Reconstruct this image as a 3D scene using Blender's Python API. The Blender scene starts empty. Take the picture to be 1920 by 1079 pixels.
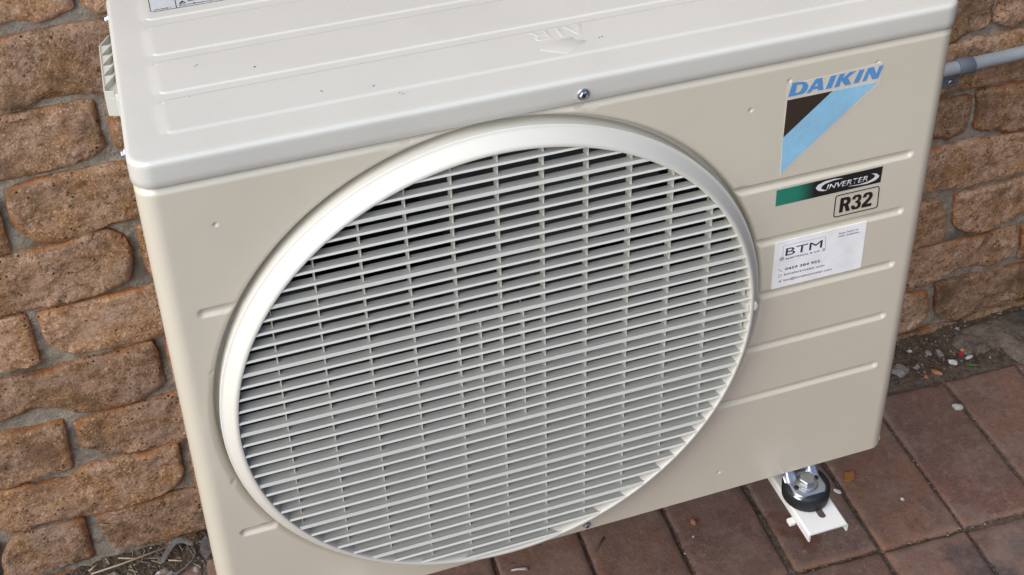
import bpy, bmesh, math, random
import numpy as np
from mathutils import Vector, Matrix, noise
from mathutils.geometry import delaunay_2d_cdt

sc = bpy.context.scene
R_ = math.radians
random.seed(7)
rng = np.random.default_rng(7)

# ---------------------------------------------------------------- camera, sky, sun, exposure
cam_d = bpy.data.cameras.new('camera')
cam = bpy.data.objects.new('camera', cam_d)
sc.collection.objects.link(cam)
sc.camera = cam
cam_d.sensor_fit = 'HORIZONTAL'
cam_d.sensor_width = 36.0
cam_d.lens = 2402.80 / 1920 * 36.0
cam_d.shift_x = 88.1685 / 1920
cam_d.shift_y = -432.495 / 1920
cam_d.clip_start = 0.02
cam_d.clip_end = 300
rot = (Matrix.Rotation(-0.2689998, 3, 'Z') @ Matrix.Rotation(1.0325831, 3, 'X')
       @ Matrix.Rotation(-0.0468967, 3, 'Z'))
cam.matrix_world = Matrix.Translation((0.0359568, -0.7970124, 1.0654249)) @ rot.to_4x4()

SUN_EL, SUN_AZ = 39.0, -60.0      # azimuth: degrees from straight in front of the unit (-y) towards -x is negative
sun_from = Vector((math.sin(R_(SUN_AZ)) * math.cos(R_(SUN_EL)), -math.cos(R_(SUN_AZ)) * math.cos(R_(SUN_EL)), math.sin(R_(SUN_EL))))
w = bpy.data.worlds.new('World')
sc.world = w
w.use_nodes = True
nt = w.node_tree
nt.nodes.clear()
wo = nt.nodes.new('ShaderNodeOutputWorld')
bg = nt.nodes.new('ShaderNodeBackground')
sky = nt.nodes.new('ShaderNodeTexSky')
sky.sky_type = 'NISHITA'
sky.sun_disc = False
sky.sun_elevation = R_(SUN_EL)
sky.sun_rotation = math.atan2(sun_from.x, sun_from.y)
sky.air_density = 1.1
sky.dust_density = 0.6
sky.ozone_density = 1.0
bg.inputs['Strength'].default_value = 0.15
nt.links.new(sky.outputs[0], bg.inputs['Color'])
nt.links.new(bg.outputs[0], wo.inputs['Surface'])
sd = bpy.data.lights.new('sun', 'SUN')
sd.energy = 1.9
sd.angle = R_(70)
sd.color = (1.0, 0.962, 0.90)
so = bpy.data.objects.new('sun', sd)
sc.collection.objects.link(so)
so.rotation_euler = (-sun_from).to_track_quat('-Z', 'Y').to_euler()
so.location = sun_from * 5
sc.view_settings.view_transform = 'Standard'
sc.view_settings.look = 'None'
sc.view_settings.exposure = 1.0
sc.view_settings.gamma = 1.0
sc.view_settings.use_curve_mapping = False

# ---------------------------------------------------------------- measured outlines (metres)
BR={
 'L0':[[-0.1282, 0.5094], [-0.033, 0.5226], [-0.0388, 0.4765], [-0.0379, 0.4654], [-0.0513, 0.4627], [-0.0638, 0.4574], [-0.0745, 0.4554], [-0.0797, 0.4602], [-0.093, 0.4648], [-0.1086, 0.4633], [-0.1395, 0.4602]],
 'L0b':[[-0.0202, 0.5231], [0.0437, 0.5343], [0.0472, 0.4589], [0.0013, 0.456], [-0.0057, 0.455], [-0.0149, 0.4539], [-0.0189, 0.4608], [-0.0271, 0.4674], [-0.0279, 0.4742]],
 'L1':[[-0.117, 0.4432], [-0.0973, 0.4444], [-0.0609, 0.4458], [-0.0061, 0.444], [0.0503, 0.4446], [0.0522, 0.3683], [-0.0198, 0.3612], [-0.0302, 0.3643], [-0.0499, 0.3663], [-0.0835, 0.3671], [-0.1106, 0.3644], [-0.1303, 0.3633]],
 'L2':[[-0.2054, 0.3524], [-0.1322, 0.3546], [-0.1004, 0.3547], [-0.0683, 0.3549], [-0.0402, 0.3542], [-0.0388, 0.3385], [-0.0395, 0.3163], [-0.0367, 0.295], [-0.0512, 0.2861], [-0.0656, 0.2836], [-0.0938, 0.2805], [-0.1482, 0.2809], [-0.2174, 0.2815]],
 'L2b':[[-0.0258, 0.3527], [0.0308, 0.3567], [0.1275, 0.3579], [0.1329, 0.2841], [0.0371, 0.2889], [-0.0169, 0.2899], [-0.0242, 0.2897], [-0.0262, 0.3006], [-0.0263, 0.328]],
 'L3':[[-0.1445, 0.2631], [-0.1335, 0.2686], [-0.0844, 0.2724], [-0.0163, 0.2701], [0.0343, 0.2712], [0.0375, 0.1959], [-0.0174, 0.1962], [-0.0419, 0.1956], [-0.0688, 0.1906], [-0.101, 0.1871], [-0.1272, 0.1924], [-0.1409, 0.2075], [-0.1473, 0.2217], [-0.1478, 0.2399]],
 'L3b':[[-0.31, 0.2643], [-0.1628, 0.2639], [-0.159, 0.2315], [-0.1589, 0.2141], [-0.1573, 0.196], [-0.1608, 0.1874], [-0.1687, 0.1867], [-0.3161, 0.1837]],
 'L4':[[-0.2148, 0.1788], [-0.1703, 0.1797], [-0.1531, 0.1814], [-0.1075, 0.183], [-0.0695, 0.187], [-0.0524, 0.1858], [-0.0389, 0.1729], [-0.0343, 0.1555], [-0.0378, 0.1279], [-0.0443, 0.1141], [-0.0571, 0.1093], [-0.0851, 0.1029], [-0.1175, 0.1027], [-0.1584, 0.1022], [-0.1869, 0.1033], [-0.2265, 0.1043]],
 'L4b':[[-0.0226, 0.1826], [0.0628, 0.1844], [0.1362, 0.184], [0.1458, 0.1029], [0.0698, 0.1012], [-0.0156, 0.1062], [-0.021, 0.1244], [-0.0214, 0.1579]],
 'L5':[[-0.1484, 0.0942], [-0.1326, 0.0947], [-0.0894, 0.0955], [-0.0324, 0.0961], [0.0502, 0.095], [0.0555, 0.0189], [-0.0164, 0.0245], [-0.0345, 0.0203], [-0.0542, 0.021], [-0.0724, 0.0228], [-0.0911, 0.0206], [-0.115, 0.0228], [-0.1339, 0.0341], [-0.1445, 0.0467], [-0.1467, 0.0622], [-0.1467, 0.0825]],
 'L5b':[[-0.3335, 0.0978], [-0.1882, 0.0974], [-0.1621, 0.0954], [-0.1606, 0.0805], [-0.1606, 0.0521], [-0.1603, 0.0247], [-0.1811, 0.0217], [-0.2047, 0.0215], [-0.3361, 0.0244]],
 'L6':[[-0.2304, 0.0111], [-0.2071, 0.0106], [-0.1809, 0.0082], [-0.1482, 0.0071], [-0.1231, 0.012], [-0.0765, 0.0098], [-0.0334, 0.0158], [-0.0304, -0.004], [-0.031, -0.0315], [-0.0287, -0.0526], [-0.0385, -0.0624], [-0.0665, -0.0695], [-0.094, -0.0713], [-0.1319, -0.0665], [-0.1477, -0.0519], [-0.1787, -0.0451], [-0.2201, -0.0493], [-0.2378, -0.048]],
 'L6b':[[-0.0173, 0.0113], [0.0513, 0.0118], [0.1618, 0.0081], [0.1732, -0.0815], [0.0591, -0.076], [-0.0162, -0.0712], [-0.0173, -0.0495], [-0.0184, -0.008]],
 'L7':[[-0.1413, -0.0827], [-0.1191, -0.081], [-0.0921, -0.0782], [-0.0679, -0.078], [-0.0193, -0.0746], [0.0591, -0.076], [0.0676, -0.156], [-0.0218, -0.155], [-0.0309, -0.1582], [-0.0679, -0.1546], [-0.0937, -0.1532], [-0.115, -0.146], [-0.1282, -0.1306], [-0.1402, -0.1168], [-0.1403, -0.1003]],
 'L7b':[[-0.3484, -0.0679], [-0.2251, -0.0722], [-0.1892, -0.0749], [-0.1541, -0.0753], [-0.1544, -0.0923], [-0.1573, -0.1531], [-0.1802, -0.1536], [-0.2057, -0.1549], [-0.2357, -0.1552], [-0.3512, -0.1487]],
 'L8':[[-0.256, -0.1574], [-0.2441, -0.1593], [-0.2136, -0.163], [-0.1912, -0.1672], [-0.1616, -0.1723], [-0.151, -0.1603], [-0.1361, -0.1557], [-0.1079, -0.1601], [-0.0916, -0.1597], [-0.069, -0.1617], [-0.0453, -0.1575], [-0.0309, -0.1582], [-0.0304, -0.1813], [-0.0316, -0.215], [-0.0455, -0.2312], [-0.0654, -0.2412], [-0.0992, -0.2424], [-0.1244, -0.2421], [-0.1481, -0.2382], [-0.1791, -0.2294], [-0.2111, -0.2279], [-0.2322, -0.2369], [-0.2442, -0.2328], [-0.2575, -0.2213], [-0.2613, -0.2099]],
 'L8b':[[-0.0152, -0.1603], [0.0684, -0.161], [0.1794, -0.1632], [0.1927, -0.2569], [0.0706, -0.2562], [-0.0178, -0.2503], [-0.0181, -0.2154]],
 'L9':[[-0.1451, -0.2435], [-0.1126, -0.2429], [-0.066, -0.2449], [-0.0184, -0.2451], [0.0576, -0.2471], [0.0689, -0.3301], [-0.0191, -0.3218], [-0.061, -0.3219], [-0.0954, -0.3208], [-0.1334, -0.3118], [-0.1387, -0.2887], [-0.143, -0.2645]],
 'L9b':[[-0.2492, -0.2476], [-0.2302, -0.2427], [-0.1977, -0.2415], [-0.161, -0.2439], [-0.1614, -0.274], [-0.161, -0.3186], [-0.1961, -0.3167], [-0.2216, -0.318], [-0.2518, -0.3149], [-0.2695, -0.3122], [-0.2655, -0.2728]],
 'L9c':[[-0.3576, -0.2484], [-0.2633, -0.2476], [-0.2743, -0.269], [-0.28, -0.3127], [-0.3595, -0.3076]],
 'R1':[[0.9074, 0.2767], [1.0001, 0.2807], [1.0845, 0.2824], [1.092, 0.2449], [1.0917, 0.2219], [1.0901, 0.2094], [1.0877, 0.2051], [1.0631, 0.1998], [1.0486, 0.194], [1.0357, 0.1928], [0.9354, 0.1907]],
 'R1b':[[1.1032, 0.2856], [1.2011, 0.2899], [1.3016, 0.2943], [1.3029, 0.2263], [1.2145, 0.1995], [1.1463, 0.1999], [1.133, 0.1954], [1.1, 0.2097], [1.103, 0.2236], [1.104, 0.2425]],
 'R2':[[0.9687, 0.1816], [1.0363, 0.1854], [1.074, 0.1861], [1.0834, 0.1889], [1.0935, 0.1843], [1.1111, 0.1837], [1.129, 0.1864], [1.1491, 0.1871], [1.2095, 0.1915], [1.2224, 0.1111], [1.1666, 0.1065], [1.1216, 0.1075], [1.0837, 0.1094], [1.0573, 0.1105], [1.0368, 0.1076], [0.9728, 0.1032]],
 'R3a':[[0.8686, 0.0938], [0.9657, 0.0964], [1.0363, 0.0966], [1.0598, 0.097], [1.0884, 0.0937], [1.0906, 0.0819], [1.0902, 0.0619], [1.0884, 0.0348], [1.0722, 0.029], [1.062, 0.0279], [1.0497, 0.0346], [1.035, 0.0357], [0.8758, 0.0347]],
 'R3b':[[1.0957, 0.0997], [1.1164, 0.0992], [1.1686, 0.0974], [1.3086, 0.1056], [1.3182, 0.0339], [1.1857, 0.0187], [1.1616, 0.0193], [1.1314, 0.0286], [1.1149, 0.0327], [1.1008, 0.0424], [1.1028, 0.0588], [1.102, 0.0766]],
 'R4':[[0.9695, 0.0157], [1.0373, 0.0172], [1.1173, 0.0158], [1.1878, 0.0091], [1.2281, 0.0101], [1.2347, -0.0588], [1.2015, -0.0625], [1.1607, -0.0631], [1.1284, -0.064], [1.0906, -0.0624], [1.062, -0.0556], [1.0352, -0.0578], [0.9723, -0.0603]],
 'R5a':[[0.8805, -0.074], [0.9918, -0.0751], [1.0346, -0.0756], [1.0656, -0.0765], [1.075, -0.0943], [1.0826, -0.1119], [1.0838, -0.1338], [1.0851, -0.1569], [1.0466, -0.1537], [1.0379, -0.1551], [0.8987, -0.1544]],
 'R5b':[[1.0932, -0.0764], [1.1245, -0.0763], [1.2061, -0.0752], [1.3265, -0.0711], [1.3362, -0.1475], [1.2206, -0.1416], [1.1932, -0.1539], [1.1672, -0.1585], [1.1371, -0.1559], [1.1092, -0.139], [1.0989, -0.1272], [1.0965, -0.1042]],
 'R6':[[0.9692, -0.1597], [1.0345, -0.1621], [1.0747, -0.1649], [1.1152, -0.1666], [1.1701, -0.1684], [1.2188, -0.1682], [1.2238, -0.196], [1.2224, -0.2204], [1.2153, -0.2276], [1.1969, -0.2357], [1.1533, -0.2258], [1.1192, -0.2238], [1.0927, -0.2313], [1.0764, -0.2388], [1.0346, -0.2363], [0.9797, -0.2338]],
 'R6b':[[1.2288, -0.171], [1.3521, -0.1721], [1.4216, -0.1739], [1.4298, -0.2407], [1.3201, -0.2407], [1.2334, -0.2361], [1.2324, -0.2047]],
 'R7a':[[0.8737, -0.2394], [0.9628, -0.2419], [1.0331, -0.2442], [1.0747, -0.2508], [1.0796, -0.2745], [1.0802, -0.3057], [1.0601, -0.3209], [1.0358, -0.3216], [0.8824, -0.3182]],
 'R7b':[[1.0877, -0.2402], [1.1435, -0.2437], [1.1992, -0.2469], [1.2436, -0.2476], [1.332, -0.2495], [1.3395, -0.3219], [1.2591, -0.3189], [1.2188, -0.3139], [1.1855, -0.3176], [1.1714, -0.3196], [1.1481, -0.3242], [1.1215, -0.3201], [1.108, -0.3081], [1.0974, -0.2961], [1.0927, -0.2744], [1.0937, -0.2588]],
}
D={'D_o': [[0.53809, 0.48703],[0.54838, 0.48602],[0.55129, 0.48455],[0.55318, 0.48163],[0.55326, 0.47869],[0.55185, 0.47565],[0.54929, 0.4737],[0.53513, 0.47351]],
'D_i': [[0.54247, 0.48399],[0.5469, 0.48368],[0.54815, 0.48224],[0.54765, 0.47951],[0.54632, 0.47713],[0.54407, 0.47612],[0.54154, 0.47618]],'A_o': [[0.55978, 0.48618],[0.56587, 0.4861],[0.56841, 0.47366],[0.56356, 0.47364],[0.563, 0.47578],[0.558, 0.4758],[0.55645, 0.47337],[0.55225, 0.47338]],'A_i': [[0.5619, 0.48205],[0.56251, 0.47874],[0.5591, 0.47874]],'I1': [[0.57407, 0.48582],[0.57963, 0.48586],[0.57592, 0.4736],[0.57034, 0.47357]],'K': [[0.58243, 0.48575],[0.58736, 0.48585],[0.58584, 0.48075],[0.59183, 0.48589],[0.59823, 0.48601],[0.59084, 0.4805],[0.59504, 0.47344],[0.58893, 0.47335],[0.58482, 0.4793],[0.58352, 0.47361],[0.57857, 0.47352]],'I2': [[0.60122, 0.48587],[0.6062, 0.48588],[0.60221, 0.47347],[0.59679, 0.47356]],'N': [[0.60939, 0.48611],[0.61503, 0.48616],[0.61854, 0.47843],[0.62015, 0.48598],[0.62428, 0.48602],[0.62078, 0.47356],[0.615, 0.47355],[0.61164, 0.48085],[0.60941, 0.4735],[0.60537, 0.47345]],
'wedge': [[0.5349, 0.4702],[0.57737, 0.47016],[0.53477, 0.43253]],'stripe': [[0.57777, 0.47014],[0.62065, 0.46977],[0.53569, 0.39444],[0.53449, 0.43248]],'film': [[0.53342, 0.48563],[0.62335, 0.48886],[0.62377, 0.4679],[0.53562, 0.39245]],'strip': [[0.53392, 0.3761],[0.63982, 0.37619],[0.63963, 0.35844],[0.53427, 0.35837]],'sw1': [[0.59952, 0.37327],[0.59137, 0.37443],[0.5821, 0.37412],[0.57507, 0.37179],[0.57302, 0.36878],[0.57538, 0.36553],[0.57997, 0.36376],[0.58467, 0.36345],[0.579, 0.36637],[0.57869, 0.36911],[0.58176, 0.37127],[0.58888, 0.373],[0.59619, 0.37323]],'sw2': [[0.62876, 0.37097],[0.63438, 0.36957],[0.63722, 0.36679],[0.63682, 0.36481],[0.63337, 0.36226],[0.62542, 0.36069],[0.61313, 0.36141],[0.60626, 0.36241],[0.61851, 0.36169],[0.62651, 0.36264],[0.63101, 0.36449],[0.63316, 0.36662],[0.63216, 0.36894]],'inv': [[0.58393, 0.36408],[0.62566, 0.3639],[0.5855, 0.37003]],'r32f': [[0.59456, 0.35467],[0.63962, 0.35471],[0.64073, 0.3294],[0.59501, 0.32964]],'r32': [[0.60033, 0.33403],[0.63366, 0.33354],[0.60033, 0.3505]],
'card': [[0.53837, 0.31588],[0.6317, 0.31617],[0.63244, 0.26062],[0.53903, 0.26082]],'btm': [[0.54974, 0.29783],[0.58711, 0.29771],[0.54997, 0.30701]],'elec': [[0.55074, 0.29337],[0.58575, 0.29324],[0.55082, 0.29502]],'tel': [[0.55103, 0.28045],[0.58724, 0.28013],[0.55106, 0.28345]],'web': [[0.55066, 0.27432],[0.59232, 0.27387],[0.55062, 0.27717]],'mail': [[0.55084, 0.26743],[0.60081, 0.26699],[0.55082, 0.2701]],'scan1': [[0.60356, 0.30824],[0.62404, 0.30826],[0.60354, 0.31036]],'scan2': [[0.60282, 0.30492],[0.62477, 0.30464],[0.6028, 0.30706]],'frame1': [[0.54721, 0.29668],[0.5467, 0.31021],[0.58979, 0.30976],[0.59085, 0.29575]],'ic': [[0.54658, 0.29481],[0.58955, 0.29424],[0.54638, 0.28177],[0.54653, 0.27512],[0.54683, 0.26858]],
'mortar_slab': [[1.1141, 0.3988],[1.138, 0.4115],[1.1753, 0.4148],[1.1972, 0.416],[1.2544, 0.4178],[1.3216, 0.4163],[1.2411, 0.3148],[1.1785, 0.3178],[1.173, 0.3337],[1.1681, 0.3533],[1.136, 0.3537],[1.1141, 0.3578],[1.1089, 0.3739],[1.106, 0.3858]],'stones': [[1.0827, 0.3522],[1.1114, 0.354],[1.1134, 0.3699],[1.0378, 0.3951],[1.0599, 0.3802],[1.076, 0.377],[1.0511, 0.3458],[1.0315, 0.3434],[1.0014, 0.363]],'bits': [[1.1028, 0.3619],[1.107, 0.3381],[1.0971, 0.3722]],'chips': [[1.0352, 0.2731],[0.825, 0.2131],[0.5947, 0.2116],[0.8705, 0.1582],[0.5847, 0.1921],[0.3558, 0.2154],[0.7976, 0.1969],[0.9993, 0.3786]],'twig': [[0.4746, 0.2275],[0.4553, 0.2106]],'curl': [[-0.0786, 0.3684],[-0.0686, 0.3805],[-0.0582, 0.3886],[-0.0489, 0.3878],[-0.0358, 0.379]],'tail': [[-0.0365, 0.3816],[-0.0354, 0.3673],[-0.0408, 0.358],[-0.051, 0.3521],[-0.0648, 0.3471],[-0.0768, 0.3415]],'straw': [[-0.167, 0.3786],[-0.1302, 0.3797],[-0.0683, 0.3885],[-0.1321, 0.3922],[-0.1091, 0.382],[-0.1701, 0.3838],[-0.1592, 0.3894],[-0.0703, 0.368],[-0.0534, 0.3598],[-0.1018, 0.355],[-0.1199, 0.3822]],'lstones': [[-0.1413, 0.374],[-0.0846, 0.3592],[-0.077, 0.3608],[-0.0699, 0.35],[-0.0373, 0.3509]],'leaf': [[-0.0222, 0.3691]],'specks': [[0.06273, 0.12395],[0.10848, 0.10678],[0.15271, 0.05089],[0.21052, 0.02609],[0.38645, 0.05196],[0.19232, 0.04446]],'label': [[0.03488, 0.25856],[0.03672, 0.23048],[0.05842, 0.22942],[0.10478, 0.23163]]}
W, ZL, H, DEP = 0.69665, 0.5108, 0.5330, 0.286
CX, CZ = 0.2763, 0.2557
ZG = -0.330
WALL0, WSL = 0.39976, 0.020633     # brick face: y = WALL0 + WSL * x
COURSE0 = -0.24564                 # top of the lowest full course

# ---------------------------------------------------------------- materials
def new_mat(name):
    m = bpy.data.materials.new(name)
    m.use_nodes = True
    t = m.node_tree
    return m, t, t.nodes['Principled BSDF']

def nd(t, typ, **kw):
    n = t.nodes.new(typ)
    for k, v in kw.items():
        if k.startswith('in_'):
            n.inputs[k[3:]].default_value = v
        else:
            setattr(n, k, v)
    return n

def pos(t, scale=None):
    g = nd(t, 'ShaderNodeNewGeometry')
    return g.outputs['Position']

def noise_n(t, vec, scale, detail=4, rough=0.55):
    n = nd(t, 'ShaderNodeTexNoise')
    n.inputs['Scale'].default_value = scale
    n.inputs['Detail'].default_value = detail
    n.inputs['Roughness'].default_value = rough
    t.links.new(vec, n.inputs['Vector'])
    return n

def ramp(t, fac, stops):
    r = nd(t, 'ShaderNodeValToRGB')
    e = r.color_ramp.elements
    while len(e) < len(stops):
        e.new(0.5)
    for el, (p, c) in zip(e, stops):
        el.position = p
        el.color = tuple(c) + (1,) if len(c) == 3 else c
    t.links.new(fac, r.inputs['Fac'])
    return r

def mix(t, fac, a, b, blend='MIX'):
    m = nd(t, 'ShaderNodeMix', data_type='RGBA', blend_type=blend)
    for sock, v in ((m.inputs['Factor'], fac), (m.inputs['A'], a), (m.inputs['B'], b)):
        if hasattr(v, 'links'):
            t.links.new(v, sock)
        elif isinstance(v, (int, float)):
            sock.default_value = v
        else:
            sock.default_value = tuple(v) + (1,)
    return m.outputs['Result']

def bump(t, height, strength, dist, prev=None):
    b = nd(t, 'ShaderNodeBump')
    b.inputs['Strength'].default_value = strength
    b.inputs['Distance'].default_value = dist
    t.links.new(height, b.inputs['Height'])
    if prev is not None:
        t.links.new(prev, b.inputs['Normal'])
    return b.outputs['Normal']

def paint(name, col, rough=0.32, peel=0.03, spec=0.5, var=0.02, scale=1.0, specks=False):
    m, t, b = new_mat(name)
    p = pos(t)
    n = noise_n(t, p, 9 * scale, 3)
    c1 = [max(0, c * (1 - var)) for c in col]
    c2 = [min(1, c * (1 + var)) for c in col]
    r = ramp(t, n.outputs['Fac'], [(0.3, c1), (0.7, c2)])
    base = r.outputs[0]
    if specks:
        vo = nd(t, 'ShaderNodeTexVoronoi')
        vo.inputs['Scale'].default_value = 75
        t.links.new(p, vo.inputs['Vector'])
        sp = nd(t, 'ShaderNodeSeparateColor')
        t.links.new(vo.outputs['Color'], sp.inputs[0])
        a_ = ramp(t, sp.outputs[0], [(0.93, (0, 0, 0)), (0.96, (1, 1, 1))])
        b_ = ramp(t, vo.outputs['Distance'], [(0.03, (0.55, 0.55, 0.55)), (0.075, (0, 0, 0))])
        mm = nd(t, 'ShaderNodeMath', operation='MULTIPLY')
        t.links.new(a_.outputs[0], mm.inputs[0])
        t.links.new(b_.outputs[0], mm.inputs[1])
        base = mix(t, mm.outputs[0], base, (0.16, 0.13, 0.10))
        fl = noise_n(t, p, 23, 6, 0.7)
        base = mix(t, ramp(t, fl.outputs['Fac'], [(0.52, (0, 0, 0)), (0.78, (0.08, 0.08, 0.08))]).outputs[0], base, (0.40, 0.35, 0.28))
    t.links.new(base, b.inputs['Base Color'])
    rn = noise_n(t, p, 60 * scale, 3)
    rr = nd(t, 'ShaderNodeMapRange')
    rr.inputs['To Min'].default_value = rough - 0.05
    rr.inputs['To Max'].default_value = rough + 0.06
    t.links.new(rn.outputs['Fac'], rr.inputs['Value'])
    t.links.new(rr.outputs[0], b.inputs['Roughness'])
    b.inputs['Specular IOR Level'].default_value = spec
    if peel:
        n2 = noise_n(t, p, 650 * scale, 2)
        lowf = noise_n(t, p, 7 * scale, 1)
        t.links.new(bump(t, n2.outputs['Fac'], peel, 0.002, bump(t, lowf.outputs['Fac'], 0.10, 0.01)), b.inputs['Normal'])
    return m

def plain(name, col, rough=0.5, metal=0.0, spec=0.5, bump_s=0.0, bump_scale=300):
    m, t, b = new_mat(name)
    p = pos(t)
    n = noise_n(t, p, 40, 3)
    r = ramp(t, n.outputs['Fac'], [(0.3, [c * 0.9 for c in col]), (0.7, [min(1, c * 1.08) for c in col])])
    t.links.new(r.outputs[0], b.inputs['Base Color'])
    b.inputs['Roughness'].default_value = rough
    b.inputs['Metallic'].default_value = metal
    b.inputs['Specular IOR Level'].default_value = spec
    if bump_s:
        n2 = noise_n(t, p, bump_scale, 3)
        t.links.new(bump(t, n2.outputs['Fac'], bump_s, 0.002), b.inputs['Normal'])
    return m

M = {}
M['cream'] = paint('cream_enamel', (0.625, 0.564, 0.442), rough=0.23, peel=0.05, specks=True, spec=0.8)
M['lid'] = paint('cream_enamel_sky_tint', (0.605, 0.577, 0.505), rough=0.31, peel=0.02, specks=True, spec=0.6)  # same enamel as the front panel, with cool sky light mixed into the colour
M['grille'] = paint('grille_plastic', (0.66, 0.625, 0.54), rough=0.6, peel=0.04, spec=0.35)
M['slat'] = paint('grille_plastic_shaded', (0.545, 0.535, 0.475), rough=0.5, peel=0.04)  # same plastic as the ring, darkened to stand in for shade between slats
M['handle'] = paint('handle_plastic', (0.54, 0.535, 0.475), rough=0.5, peel=0.03)
M['dark'] = plain('dark_interior', (0.012, 0.012, 0.013), rough=0.6)
M['fan'] = plain('fan_plastic', (0.03, 0.03, 0.032), rough=0.45)
M['zinc'] = plain('zinc_plate', (0.52, 0.55, 0.60), rough=0.42, metal=1.0, bump_s=0.05, bump_scale=500)
M['steel'] = plain('bolt_steel', (0.46, 0.46, 0.45), rough=0.42, metal=1.0)
M['rubber'] = plain('black_rubber', (0.008, 0.009, 0.010), rough=0.6, bump_s=0.08)
M['hole'] = plain('hole_dark', (0.01, 0.01, 0.01), rough=0.8)
M['white_coat'] = paint('white_powder_coat', (0.74, 0.72, 0.67), rough=0.38, peel=0.08)
M['pvc'] = plain('grey_pvc', (0.30, 0.315, 0.33), rough=0.42, bump_s=0.02)
M['saddle'] = plain('grey_saddle', (0.13, 0.145, 0.17), rough=0.6, bump_s=0.06)
M['blue_text'] = plain('blue_print', (0.105, 0.29, 0.56), rough=0.35, bump_s=0.10, bump_scale=120)
M['blue_stripe'] = plain('pale_blue_print', (0.29, 0.55, 0.72), rough=0.3, bump_s=0.22, bump_scale=110)
M['brown_print'] = plain('brown_black_print', (0.040, 0.028, 0.020), rough=0.3, bump_s=0.2, bump_scale=110)
M['film'] = plain('clear_film_on_cream', (0.68, 0.60, 0.49), rough=0.22, bump_s=0.06, bump_scale=90)
M['black_print'] = plain('black_print', (0.012, 0.011, 0.011), rough=0.35)
M['white_print'] = plain('white_print', (0.74, 0.73, 0.70), rough=0.4)
M['card'] = plain('white_card', (0.95, 0.92, 0.88), rough=0.38)
M['navy_print'] = plain('navy_print', (0.02, 0.022, 0.07), rough=0.5)
M['grey_print'] = plain('grey_print', (0.42, 0.42, 0.43), rough=0.5)
M['ink'] = plain('dark_grey_ink', (0.07, 0.07, 0.085), rough=0.5)
M['label'] = plain('grey_label', (0.56, 0.56, 0.555), rough=0.4)

def strip_mat():
    m, t, b = new_mat('green_black_strip')
    p = pos(t)
    s = nd(t, 'ShaderNodeSeparateXYZ')
    t.links.new(p, s.inputs[0])
    mr = nd(t, 'ShaderNodeMapRange')
    mr.inputs['From Min'].default_value = 0.534
    mr.inputs['From Max'].default_value = 0.640
    t.links.new(s.outputs['X'], mr.inputs['Value'])
    r = ramp(t, mr.outputs[0], [(0.0, (0.022, 0.215, 0.135)), (0.2, (0.016, 0.20, 0.13)), (0.36, (0.013, 0.012, 0.012))])
    t.links.new(r.outputs[0], b.inputs['Base Color'])
    b.inputs['Roughness'].default_value = 0.33
    return m
M['strip'] = strip_mat()

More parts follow.
